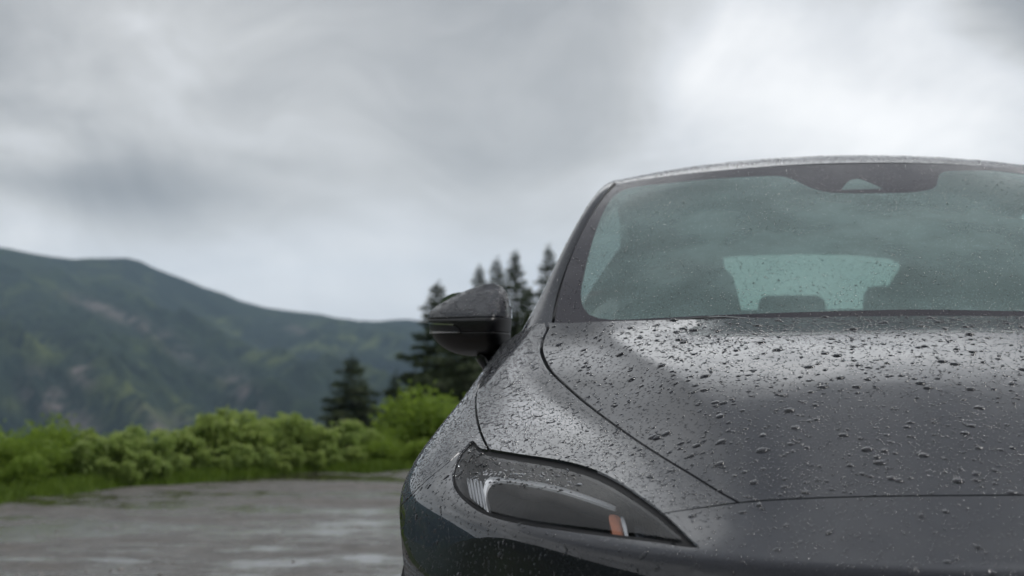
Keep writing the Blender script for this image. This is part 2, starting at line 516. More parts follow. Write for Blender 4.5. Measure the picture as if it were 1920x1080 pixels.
# spurs run down to the right, so the relief is sheared with height
q1 = pxm * 9.0 - Sm * -3.0
sp_u = pxm * 5.2 + Sm * 2.6; sp_v = Sm * 2.2 - pxm * .8
spur = fbm(sp_u * 1.25, sp_v * .55 + 3, 21, 5, .5, True)
lump = fbm(pxm * 14, Sm * 9, 8, 5, .55)
fade = np.clip(np.sin(np.pi * np.clip(Sm, 0, 1)) ** .8, 0, 1)
tan0 = -0.082
prof = np.clip(Sm, -.2, 1)
tan_m = tan0 + (rid - tan0) * np.where(prof > 0, np.abs(prof) ** .95, prof * .5)
zm = CAM[2] + tan_m * r_m
zm += fade * ((spur - .55) * 190 + (lump - .5) * 45)
zm += (lump - .5) * 5 * np.clip(Sm, 0, 1)
zm = np.where(Sm > 1, CAM[2] + rid * 2600 - (Sm - 1) * 700, zm)
back_ = np.abs(np.where(Am > math.pi, Am - 2 * math.pi, Am)) > 1.7
mx_, my_ = CAM[0] + r_m * np.sin(Am), CAM[1] + r_m * np.cos(Am)
mm = rawmesh("mountain", np.stack([mx_, my_, zm], -1).reshape(-1, 3), grid_faces(len(S), len(AZm), True)[:, ::-1], forest_mat())
# clearings and scree chutes: each a soft streak along the fall line of a spur
def streak(px, py, L, w, slope):
    """around the mountain point that the photo shows near (px, py), running down to the right"""
    elev = (682 - py) / FPX
    cu = px / 1920.0
    tt = (zm - CAM[2]) / r_m
    du = (pxm - cu) * 1920; dv = (elev - tt) * FPX
    ca, sa = math.cos(slope), math.sin(slope)
    a = du * ca + dv * sa; b = -du * sa + dv * ca
    return np.exp(-(a / L) ** 2 - (b / w) ** 2)
scree = sum(k * streak(*a) for k, a in [(1.5, (155, 700, 22, 16, .8)), (1.2, (90, 718, 26, 14, .7)), (1.1, (75, 745, 34, 18, .6)), (1.2, (135, 770, 70, 20, .75)), (.9, (300, 800, 50, 12, .8)),
      (1.1, (460, 735, 45, 18, .75)), (.8, (180, 580, 55, 10, .35)), (.6, (240, 600, 60, 10, .4)), (.6, (330, 650, 60, 16, .6)), (.5, (560, 620, 40, 8, .3)), (.7, (380, 820, 60, 14, .6))])
meadow = sum(k * streak(*a) for k, a in [(1.2, (60, 645, 60, 25, .5)), (1.2, (230, 740, 60, 26, .8)), (1.0, (290, 780, 70, 14, .8)), (.9, (480, 665, 60, 12, .3)), (1.0, (600, 650, 90, 14, -.15)),
      (.7, (420, 610, 70, 10, .5)), (.6, (350, 760, 50, 14, .6)), (.6, (120, 810, 60, 16, .6)), (.5, (700, 640, 80, 14, .1)), (.6, (30, 760, 40, 14, .5))])
for nm_, ar in (('crest_shading', np.clip((spur - .50) * 3.2, 0, 1)), ('scree', scree), ('meadow', meadow + (fbm(pxm * 22, Sm * 8, 33, 4) > .60) * .35)):
    at = mm.attributes.new(nm_, 'FLOAT', 'POINT')
    at.data.foreach_set('value', np.clip(ar, 0, 1).astype(np.float32).ravel())
mountain = link("mountain", mm, None, 'structure')

# ------------------------------------------------------------------ the wet yard
def yard_mat():
    m, T = new_mat("wet gravelly tarmac with puddles")
    co = T.n('ShaderNodeTexCoord').outputs['Object']
    st = T.n('ShaderNodeMapping', ins={'Vector': co, 'Rotation': (0, 0, 0.35), 'Scale': (0.55, 1.6, 1.0)}).outputs[0]
    big_ = T.noise(st, 0.55, 5.0, 0.6, 0.35)
    med = T.noise(co, 2.2, 5.0, 0.65)
    grit = T.noise(co, 55.0, 4.0, 0.7)
    stone = T.n('ShaderNodeTexVoronoi', ins={'Vector': co, 'Scale': 42.0})
    wet = T.math('ADD', T.math('MULTIPLY', big_, 0.60), T.math('MULTIPLY', med, 0.30))
    wet = T.math('ADD', wet, T.math('MULTIPLY', T.noise(co, 7.0, 5.0, 0.75), 0.10))
    pud = T.rng(wet, 0.470, 0.535, 0.0, 1.0)
    damp = T.rng(wet, 0.36, 0.52, 0.0, 1.0)
    gravel = T.ramp(grit, [(0.25, (0.058, 0.051, 0.044)), (0.5, (0.155, 0.140, 0.125)), (0.78, (0.36, 0.33, 0.30))])
    stc = T.ramp(stone.outputs['Color'], [(0.0, (0.05, 0.045, 0.04)), (1.0, (0.24, 0.22, 0.20))])
    gravel = T.mix(0.25, gravel, stc)
    brown = T.ramp(T.noise(co, 0.9, 6.0, 0.7), [(0.32, (0.56, 0.50, 0.44)), (0.66, (0.98, 0.97, 0.96))])
    clod = T.noise(co, 7.0, 5.0, 0.75)
    gravel = T.mix(1.0, gravel, T.ramp(clod, [(0.35, (0.45, 0.44, 0.43)), (0.65, (1.25, 1.25, 1.25))]), 'MULTIPLY')
    dry = T.mix(1.0, gravel, brown, 'MULTIPLY')
    wetc = T.mix(1.0, dry, (0.52, 0.51, 0.52, 1.0), 'MULTIPLY')
    c = T.mix(damp, dry, wetc)
    rough = T.math('ADD', T.rng(damp, 0.0, 1.0, 0.60, 0.36), T.math('MULTIPLY', pud, -0.29))
    hgt = T.math('ADD', T.math('MULTIPLY', grit, 0.6), T.math('MULTIPLY', stone.outputs['Distance'], 0.45))
    hgt = T.math('ADD', hgt, T.math('MULTIPLY', clod, 2.2))
    bs = T.math('SUBTRACT', 0.60, T.math('MULTIPLY', pud, 0.56))
    bn = T.n('ShaderNodeBump', ins={'Height': hgt, 'Strength': bs, 'Distance': 0.03}).outputs[0]
    p = principled(T, base=c, rough=rough, normal=bn, spec=0.5)
    finish(T, p.outputs[0])
    return m

# yard outline: edge distances with an uneven rim, grass tongues at the left
na = 420
aa = np.linspace(-math.pi, math.pi, na, endpoint=False)
er = edge_r(aa)
wob = (fbm(aa * 30 + 40, aa * 0 + 2.2, 12, 4) - .5) * 0.9
er2 = er + wob
rows = []
for f_ in np.r_[0.02, .2, .4, .6, .75, .85, .92, .97, 1.0]:
    rad = er2 * f_
    x = CAM[0] + rad * np.sin(aa); y = CAM[1] + rad * np.cos(aa)
    z = 0.012 + (fbm(x * .5, y * .5, 14, 3) - .5) * 0.024 * min(1, (1 - f_) * 6)
    if f_ == 1.0: z = np.full(na, -0.05)
    rows.append(np.stack([x, y, z], 1))
yard = link("yard", rawmesh("yard", np.concatenate(rows), grid_faces(len(rows), na, True)[:, ::-1], yard_mat()), None, 'structure')

# loose stones on the yard: far too many to count
def scatter_stones(n):
    th = RNG.random(n); px = RNG.uniform(-60, 800, n)
    py = 890 + 250 * RNG.random(n) ** .8
    ico = np.array([(0, 0, 1), (.894, 0, .447), (.276, .851, .447), (-.724, .526, .447), (-.724, -.526, .447), (.276, -.851, .447), (.724, .526, -.447), (-.276, .851, -.447), (-.894, 0, -.447), (-.276, -.851, -.447), (.724, -.526, -.447), (0, 0, -1)])
    fc = np.array([(0,1,2),(0,2,3),(0,3,4),(0,4,5),(0,5,1),(1,6,2),(2,7,3),(3,8,4),(4,9,5),(5,10,1),(6,7,2),(7,8,3),(8,9,4),(9,10,5),(10,6,1),(11,7,6),(11,8,7),(11,9,8),(11,10,9),(11,6,10)])
    C, F = [], []
    for i in range(n):
        g = on_ground(px[i], py[i])
        s = 0.003 + 0.012 * RNG.random() ** 4
        sc = s * RNG.uniform(.6, 1.3, 3) * [1, 1, .35]
        a = RNG.uniform(0, 6.28)
        R_ = np.array([[math.cos(a), -math.sin(a), 0], [math.sin(a), math.cos(a), 0], [0, 0, 1]])
        C.append((ico * RNG.uniform(.8, 1.15, (12, 1)) * sc) @ R_.T + [g[0], g[1], .012 + s * .12])
        F.append(fc + 12 * i)
    return np.concatenate(C), np.concatenate(F)
sc_, sf_ = scatter_stones(500)
m_st, T_ = new_mat("pale and dark pebbles")
co_ = T_.n('ShaderNodeTexCoord').outputs['Object']
finish(T_, principled(T_, base=T_.ramp(T_.noise(co_, 9.0, 3.0), [(0.35, (0.14, 0.13, 0.12)), (0.62, (0.30, 0.28, 0.26)), (0.78, (0.52, 0.50, 0.47))]), rough=0.45).outputs[0])
gravel_ob = link("gravel", rawmesh("gravel", sc_, sf_, m_st, False), None, 'stuff', "scattered wet pebbles on the dark yard", "gravel")

# ------------------------------------------------------------------ plants
def leaf_mat(name, lo, hi, tip=None, trans=0.35):
    m, T = new_mat(name)
    co = T.n('ShaderNodeTexCoord').outputs['Object']
    n1 = T.noise(co, 7.0, 3.0); n2 = T.noise(co, 45.0, 2.0)
    f = T.math('ADD', T.math('MULTIPLY', n1, .6), T.math('MULTIPLY', n2, .4))
    c = T.ramp(f, [(0.34, lo), (0.66, hi)])
    rnd = T.n('ShaderNodeObjectInfo').outputs['Random']
    c = T.mix(T.math('MULTIPLY', rnd, 0.20), c, T.mix(1.0, c, (1.25, 1.05, 0.55, 1.0), 'MULTIPLY'))
    d = principled(T, base=c, rough=0.5, spec=0.3)
    tl = T.n('ShaderNodeBsdfTranslucent', ins={'Color': c})
    mx = T.n('ShaderNodeMixShader', ins={0: trans, 1: d.outputs[0], 2: tl.outputs[0]})
    finish(T, mx.outputs[0])
    return m
M['weed'] = leaf_mat("pale green weed leaves", (0.165, 0.250, 0.070), (0.460, 0.580, 0.190), trans=.45)
M['umbel'] = leaf_mat("yellow green flower heads", (0.30, 0.40, 0.13), (0.48, 0.56, 0.22), trans=.4)
M['shrub'] = leaf_mat("mid green shrub leaves", (0.115, 0.195, 0.028), (0.340, 0.470, 0.085), trans=.42)
M['grass'] = leaf_mat("wet grass blades", (0.085, 0.150, 0.022), (0.210, 0.310, 0.050))
M['needle'] = leaf_mat("dark spruce needles", (0.030, 0.047, 0.022), (0.105, 0.142, 0.062), trans=0.15)
M['stem'] = simple("green plant stems", (0.07, 0.10, 0.035), 0.6, noise=0.3)
M['bark'] = simple("grey brown bark", (0.055, 0.045, 0.037), 0.9, noise=0.4, scale=12)

def leaves(cen, nrm, size, rng, droop=0.0, aspect=.5):
    """folded four-corner leaves: [n] centres, directions, sizes -> verts, tris"""
    n = len(cen)
    d = nrm / (np.linalg.norm(nrm, axis=1)[:, None] + 1e-9)
    r = rng.normal(size=(n, 3))
    side = np.cross(d, r); side /= (np.linalg.norm(side, axis=1)[:, None] + 1e-9)
    up = np.cross(side, d)
    s = size[:, None]
    a = cen; b = cen + d * s * .5 + side * s * aspect * .5 + up * s * .08
    c = cen + d * s + np.array([0, 0, -1]) * droop * s; e = cen + d * s * .5 - side * s * aspect * .5 + up * s * .08
    v = np.stack([a, b, c, e], 1).reshape(-1, 3)
    k = np.arange(n)[:, None] * 4
    t = np.concatenate([k + [0, 1, 2], k + [0, 2, 3]])
    return v, t

def weed_meshes(seed, h, spread):
    """one tall leafy herb: a tuft of stems, each carrying a plume of drooping leaves that is densest at its rounded top"""
    rng = np.random.default_rng(seed)
    LV, LT, UV_, UT, k, ku = [], [], [], [], 0, 0
    stems = []
    nst = int(rng.integers(6, 9))
    for s in range(nst):
        a = s * 6.283 / nst + rng.normal(0, .35); r = spread * rng.uniform(.15, 1.0)
        hh = h * (rng.uniform(.55, 1.06) if s else 1.04) * (1 - .18 * r / spread)
        base = np.array([r * .35 * math.cos(a), r * .35 * math.sin(a), -0.05]); tip = np.array([r * math.cos(a), r * math.sin(a), hh])
        pth = np.array([base * (1 - t) + tip * t + np.array([0, 0, .05 * h * math.sin(math.pi * t)]) for t in np.linspace(0, 1, 6)])
        stems.append(pth)
        for c in range(9):                    # leaf whorls up the stem
            t = min(1.0, .25 + .75 * (c / 8.0) ** .7 + rng.normal(0, .02))
            cc = np.array([np.interp(t, np.linspace(0, 1, 6), pth[:, q]) for q in range(3)]) + rng.normal(size=3) * [.035, .035, .012] * (h / .5)
            n = int(10 + 15 * t)
            ang = rng.uniform(0, 6.28, n)
            dr = np.stack([np.cos(ang), np.sin(ang), rng.normal(.15 if t > .8 else -.1, .3, n)], 1)
            cen = cc + dr * rng.uniform(.0, .06, n)[:, None] * (h / .5)
            v, tt = leaves(cen, dr, rng.uniform(.045, .10, n) * (h / .55), rng, .4, .5)
            LV.append(v); LT.append(tt + k); k += len(v)
        n = 26
        cen = tip + rng.normal(size=(n, 3)) * [.035, .035, .010] * (h / .5) + [0, 0, .012]
        v, tt = leaves(cen, rng.normal(size=(n, 3)) * [1, 1, .4] + [0, 0, .5], rng.uniform(.02, .04, n), rng, 0, .9)
        UV_.append(v); UT.append(tt + ku); ku += len(v)
    sm = join_tubes("stem", stems, .006, M['stem'])
    return rawmesh("foliage", np.concatenate(LV), np.concatenate(LT), M['weed'], False), rawmesh("flower_head", np.concatenate(UV_), np.concatenate(UT), M['umbel'], False), sm

def join_tubes(name, paths, r, mat, seg=5):
    C, F, k = [], [], 0
    for p in paths:
        p = np.asarray(p); n = len(p)
        ang = np.linspace(0, 2 * math.pi, seg, endpoint=False)
        rr_ = np.linspace(r, r * .5, n)
        ring = np.stack([np.cos(ang), np.sin(ang), 0 * ang], 1)
        C.append((p[:, None, :] + rr_[:, None, None] * ring[None]).reshape(-1, 3)); F.append(grid_faces(n, seg, True) + k); k += n * seg
    return rawmesh(name, np.concatenate(C), np.concatenate(F), mat)

def shrub_meshes(seed, h, w):
    rng = np.random.default_rng(seed)
    LV, LT, k, stems = [], [], 0, []
    for b in range(16):
        a = rng.uniform(0, 6.28); rad = w * rng.uniform(.1, .85)
        top = np.array([rad * math.cos(a), rad * math.sin(a), h * rng.uniform(.55, 1.0) * math.sqrt(max(.1, 1 - (rad / w) ** 2 * .6))])
        pth = np.array([[0, 0, -.08] * np.array(1 - t) + top * t + [0, 0, .06 * math.sin(3.14 * t)] for t in np.linspace(0, 1, 6)])
        stems.append(pth)
        for c in range(7):
            t = rng.uniform(.35, 1.02)
            cc = np.array([np.interp(t, np.linspace(0, 1, 6), pth[:, q]) for q in range(3)]) + rng.normal(size=3) * [.09, .09, .06]
            n = 60
            off = rng.normal(size=(n, 3)) * [.06, .06, .045]
            v, tt = leaves(cc + off, off + [0, 0, .02], rng.uniform(.03, .065, n), rng, .2, .55)
            LV.append(v); LT.append(tt + k); k += len(v)
    return rawmesh("foliage", np.concatenate(LV), np.concatenate(LT), M['shrub'], False), join_tubes("stem", stems, .010, M['stem'])

def place(name, meshes, loc, rz, sc, label, cat, group=None):
    e = bpy.data.objects.new(name, None)
    COL.objects.link(e)
    e.location = loc; e.rotation_euler = (0, 0, rz); e.scale = (sc, sc, sc); e.empty_display_size = .1
    e['label'] = label; e['category'] = cat
    if group: e['group'] = group
    for nm, me in meshes:
        o = bpy.data.objects.new(nm, me); COL.objects.link(o); o.parent = e
        if nm in ('flower_head', 'foliage', 'crown', 'limb', 'stem'): o['kind'] = 'stuff'      # nobody could count the pieces
    return e

def at_dist(px, r):
    az = pix_az(px)
    x, y = CAM[0] + r * math.sin(az), CAM[1] + r * math.cos(az)
    return x, y

weeds = [weed_meshes(100 + i, .50, (.17, .26, .20, .30, .22, .18)[i]) for i in range(6)]
shrubs = [shrub_meshes(200 + i, .55, .45) for i in range(3)]
# (photo column, row of its top, metres behind the yard edge)
WEEDS = [(150, 818, .6), (186, 800, 1.1), (222, 806, .5), (258, 794, 1.2), (292, 806, .6), (326, 814, 1.2), (352, 800, .5), (380, 788, 1.1), (402, 774, .7), (432, 764, 1.0), (462, 774, 1.3),
         (482, 792, .5), (505, 780, 1.0), (532, 774, .7), (562, 784, 1.2), (588, 796, .5), (618, 802, .9), (656, 788, .8), (690, 802, 1.1), (636, 830, .25), (556, 832, .2), (448, 828, .25), (388, 836, .25), (278, 842, .2), (205, 850, .25), (495, 838, .2),
         (340, 846, .15), (600, 842, .15), (525, 846, .12), (668, 838, .2), (420, 850, .12), (245, 858, .12), (310, 858, .1)]
HERB_LABELS = ["short pale green herb in the front row, right at the yard's far edge",
               "pale green leafy herb in the lower run between far-left shrubs and the tallest herbs",
               "pale green leafy herb in the tallest clump, left of the lone conifer",
               "pale green leafy herb with yellowish head below the lone conifer"]
for i, (px, py, back) in enumerate(WEEDS):
    r = edge_r(pix_az(px)) + back
    x, y = at_dist(px, r)
    z0 = float(terrain_z(np.array([x]), np.array([y]))[0])
    ztop = CAM[2] + (682 - py) / FPX * r
    sc = max(.25, (ztop - z0) / .53)
    f, u, s = weeds[i % 6]
    place("leafy_herb", [("foliage", f), ("flower_head", u), ("stem", s)], (x, y, z0), i * 1.7, sc,
          HERB_LABELS[0 if py > 815 else 1 if px < 385 else 2 if px < 560 else 3], "plant", "leafy herbs along the yard's far edge")
SHRUBS = [(18, 800, 1.2, "dark green rounded shrub at the left border of the photo"), (88, 783, 1.3, "tallest rounded green shrub near the left border, above the grass tongue"), (40, 848, .5, "low green shrub in front of the rounded shrubs at far left"), (125, 832, .7, "small green shrub right of the tall rounded one at far left"),
          (745, 792, 1.5, "yellow green shrub directly right of the lone conifer's foot"), (778, 765, 1.9, "yellow green shrub in front of the faint slim conifer"), (820, 738, 2.0, "tallest yellow green shrub beside the car's fender, below the mirror"), (715, 818, .6, "low green shrub at the yard edge between lone conifer and car"), (775, 826, .5, "low green shrub at the yard edge touching the car's outline"), (850, 752, 1.5, "green shrub half hidden behind the car's fender")]
for i, (px, py, back, lab) in enumerate(SHRUBS):
    r = edge_r(pix_az(px)) + back
    x, y = at_dist(px, r)
    z0 = float(terrain_z(np.array([x]), np.array([y]))[0])
    sc = max(.3, (CAM[2] + (682 - py) / FPX * r - z0) / .58)
    f, s = shrubs[i % 3]
    place("shrub", [("foliage", f), ("stem", s)], (x, y, z0), i * 2.1, sc, lab, "shrub")

# grass along the rim
def grass_mesh(n):
    px = RNG.uniform(-40, 860, n)
    az = np.array([pix_az(p) for p in px])
    e = np.interp(az, aa, er2)
    rr_ = e + RNG.normal(.35, .35, n) * np.interp(px, [0, 250, 420], [1, .8, .35])
    tongue = np.exp(-((px - 20) / 70) ** 2)
    rr_ -= tongue * RNG.random(n) * .9
    rr_ = np.maximum(rr_, e - .25 - tongue * .8)
    x, y = CAM[0] + rr_ * np.sin(az), CAM[1] + rr_ * np.cos(az)
    z = terrain_z(x, y) - .01
    base = np.stack([x, y, z], 1)
    h = RNG.uniform(.04, .15, n) * np.clip((rr_ - e + .5) / .6, .35, 1)
    lean = RNG.normal(size=(n, 3)) * [.35, .35, 0]
    tip = base + (np.array([0, 0, 1.0]) + lean) * h[:, None]
    sd_ = RNG.normal(size=(n, 3)) * [1, 1, 0]; sd_ /= np.linalg.norm(sd_, axis=1)[:, None]
    w = .006
    v = np.stack([base - sd_ * w, base + sd_ * w, tip], 1).reshape(-1, 3)
    return v, np.arange(3 * n).reshape(-1, 3)
gv_, gf_ = grass_mesh(16000)
GRASS = link("grass", rawmesh("grass", gv_, gf_, M['grass'], False), None, 'stuff', "short wet grass along the far edge of the yard", "grass")

# ------------------------------------------------------------------ conifers
def conifer(seed, H, W_, loose=0.0):
    """tapered trunk with whorls of drooping boughs, each bough a fan of needle sprays"""
    rng = np.random.default_rng(seed)
    tr = np.array([(0.05 * math.sin(z * .6), .05 * math.cos(z * .5), z) for z in np.linspace(-.6, H * .98, 10)])
    trunk = tube_mesh("trunk", tr, np.linspace(.018 * H, .012, 10), 8, M['bark'])
    V, F, k = [], [], 0
    z = H * .06
    limbs = []
    while z < H * .99:
        q = z / H
        L0 = W_ * (1 - q) ** .95 * .96 + .015 * W_
        nb = rng.integers(6, 9)
        a0 = rng.uniform(0, 6.28)
        for b in range(nb):
            a = a0 + b * 6.283 / nb + rng.normal(0, .2)
            L = L0 * rng.uniform(.55, 1.15 + loose)
            rise = np.interp(q, [0, .6, .88, 1], [-.42, -.30, -.12, .35]) + rng.normal(0, .09)
            d = np.array([math.cos(a), math.sin(a), rise])
            n = int(22 + 90 * min(1.4, L))
            t = rng.random(n) ** .7
            ax = np.stack([d[0] * L * t, d[1] * L * t, z + d[2] * L * t + .10 * L * t * t], 1)
            lat = np.array([-math.sin(a), math.cos(a), 0])
            wid = (.36 * L * (1 - t * .8))[:, None] * rng.uniform(-1, 1, n)[:, None]
            cen = ax + lat * wid + np.array([0, 0, 1]) * rng.normal(-.02, .035, n)[:, None] * L
            dr = d * .9 + lat * np.sign(wid) * .6 + rng.normal(size=(n, 3)) * .25 + [0, 0, -.3]
            v, tt = leaves(cen, dr, rng.uniform(.5, 1.1, n) * (.05 + .12 * min(L, 1.6)), rng, .3, .40)
            V.append(v); F.append(tt + k); k += len(v)
            if rng.random() < .4:
                limbs.append(np.array([[0, 0, z], [d[0] * L * .45, d[1] * L * .45, z + d[2] * L * .43], [d[0] * L * .85, d[1] * L * .85, z + d[2] * L * .8 + .06 * L]]))
        z += (.07 + .12 * L0) * rng.uniform(.8, 1.2)
    n = 60
    cen = np.stack([rng.normal(0, .03, n), rng.normal(0, .03, n), rng.uniform(H * .93, H * 1.0, n)], 1)
    v, tt = leaves(cen, rng.normal(size=(n, 3)) * [.5, .5, .3] + [0, 0, .7], rng.uniform(.06, .16, n), rng, 0, .3)
    V.append(v); F.append(tt + k)
    return [("trunk", trunk), ("crown", rawmesh("crown", np.concatenate(V), np.concatenate(F), M['needle'], False)), ("limb", join_tubes("limb", limbs, .012 * H / 3, M['bark'], 4))]

# (photo column, row of the tip, distance, half-width at the foot, label)
TREES = [(660, 664, 62, 6.0, .2, "lone bushy conifer standing apart left of the tree group"),
         (743, 697, 70, 4.6, 0., "faint slim conifer just left of the tree group"),
         (820, 529, 46, 4.6, .1, "broad dark conifer whose tip shows left of the mirror"),
         (899, 496, 52, 3.6, 0., "slim conifer, leftmost of the tips above the mirror"),
         (931, 482, 50, 3.6, 0., "conifer directly above the mirror's top"),
         (966, 468, 47, 3.7, 0., "tall conifer between the mirror and the windshield pillar"),
         (1029, 459, 44, 3.3, .1, "conifer cut off by the windshield pillar"),
         (866, 585, 40, 4.6, .2, "dark conifer behind the mirror, filling the space below it"),
         (990, 535, 52, 4.0, 0., "shorter conifer in the gap beside the windshield pillar")]
for i, (px, py, r, w, lo, lab) in enumerate(TREES):
    x, y = at_dist(px, r)
    z0 = float(terrain_z(np.array([x]), np.array([y]))[0])
    H = CAM[2] + (682 - py) / FPX * r - z0
    place("conifer", conifer(300 + i, H, w, lo), (x, y, z0), i * 1.3, 1.0, lab, "tree", "conifers on the slope")
# ------------------------------------------------------------------ spline patches and panels cut from them
class Patch:
    """uniform cubic B-spline sheet over a cage [rows, cols, 3]; passes through its border points"""
    def __init__(self, cage, mirror_first=False, dens=8):
        c = np.asarray(cage, float)
        self.R, self.C = c.shape[:2]
        left = c[:, 1] * np.array([-1, 1, 1]) if mirror_first else 2 * c[:, 0] - c[:, 1]
        c = np.concatenate([left[:, None], c, (2 * c[:, -1] - c[:, -2])[:, None]], 1)
        c = np.concatenate([(2 * c[0] - c[1])[None], c, (2 * c[-1] - c[-2])[None]], 0)
        self.c = c
        nu = (self.C - 1) * dens + 1; nv = (self.R - 1) * dens + 1
        u, v = np.meshgrid(np.linspace(0, self.C - 1, nu), np.linspace(0, self.R - 1, nv))
        self.guv = np.stack([u.ravel(), v.ravel()], 1)
        co = self.at(self.guv)
        q = grid_faces(nv, nu)
        self.tris = np.concatenate([q[:, [0, 1, 2]], q[:, [0, 2, 3]]])
        self.gco = co
        self.bvh = BVHTree.FromPolygons([Vector(p) for p in co], self.tris.tolist(), all_triangles=True)

    @staticmethod
    def _b(t):
        return np.stack([(1-t)**3, 3*t**3 - 6*t*t + 4, -3*t**3 + 3*t*t + 3*t + 1, t**3], -1) / 6.0
    @staticmethod
    def _d(t):
        return np.stack([-3*(1-t)**2, 9*t*t - 12*t, -9*t*t + 6*t + 3, 3*t*t], -1) / 6.0

    def _ev(self, uv, du, dv):
        uv = np.asarray(uv, float)
        iu = np.clip(np.floor(uv[:, 0]).astype(int), 0, self.C - 2); tu = uv[:, 0] - iu
        iv = np.clip(np.floor(uv[:, 1]).astype(int), 0, self.R - 2); tv = uv[:, 1] - iv
        bu = self._d(tu) if du else self._b(tu)
        bv = self._d(tv) if dv else self._b(tv)
        out = np.zeros((len(uv), 3))
        for a in range(4):
            for b in range(4):
                out += (bv[:, a] * bu[:, b])[:, None] * self.c[iv + a, iu + b]
        return out
    def at(self, uv): return self._ev(uv, 0, 0)
    def su(self, uv): return self._ev(uv, 1, 0)
    def sv(self, uv): return self._ev(uv, 0, 1)
    def normal(self, uv):
        n = np.cross(self.su(uv), self.sv(uv))
        return n / (np.linalg.norm(n, axis=1)[:, None] + 1e-12)

    def hit(self, origin, d):
        loc, nor, idx, dist = self.bvh.ray_cast(Vector(origin), Vector(d))
        if idx is None:
            return None
        t = self.tris[idx]
        a = [Vector(self.gco[k]) for k in t]
        b = [Vector((*self.guv[k], 0.0)) for k in t]
        r = barycentric_transform(loc, *a, *b)
        return np.array([r.x, r.y])

    def trace(self, pix, n=10, closed=False, smooth=True):
        """photo outline -> uv curve on the sheet"""
        c = catmull(pix, n, closed) if smooth else np.asarray(pix, float)
        out = [self.hit(CAM, ray(*p)) for p in c]
        return np.array([o for o in out if o is not None])

    def trace_dir(self, pts, axis, start, d):
        """outline given in the other two axes, shot along an axis"""
        out = []
        for p in pts:
            o = np.insert(np.asarray(p, float), axis, start)
            dd = np.zeros(3); dd[axis] = d
            h = self.hit(o, dd)
            if h is not None:
                out.append(h)
        return np.array(out)

    def offset(self, uv, w):
        uv = np.asarray(uv, float)
        p = self.at(uv); n = self.normal(uv)
        t = np.gradient(p, axis=0); t /= (np.linalg.norm(t, axis=1)[:, None] + 1e-12)
        o = np.cross(n, t) * (w[:, None] if isinstance(w, np.ndarray) else w)
        su, sv = self.su(uv), self.sv(uv)
        res = []
        for i in range(len(uv)):
            A = np.stack([su[i], sv[i]], 1)
            res.append(np.linalg.lstsq(A, o[i], rcond=None)[0])
        return uv + np.array(res)

def inside(poly, q):
    """points q [n,2] inside a polygon"""
    x, y = q[:, 0], q[:, 1]
    r = np.zeros(len(q), bool)
    x1, y1 = poly[:, 0], poly[:, 1]
    x2, y2 = np.roll(x1, -1), np.roll(y1, -1)
    for a, b, c, d in zip(x1, y1, x2, y2):
        if b == d:
            continue
        k = ((b > y) != (d > y)) & (x < (c - a) * (y - b) / (d - b) + a)
        r ^= k
    return r

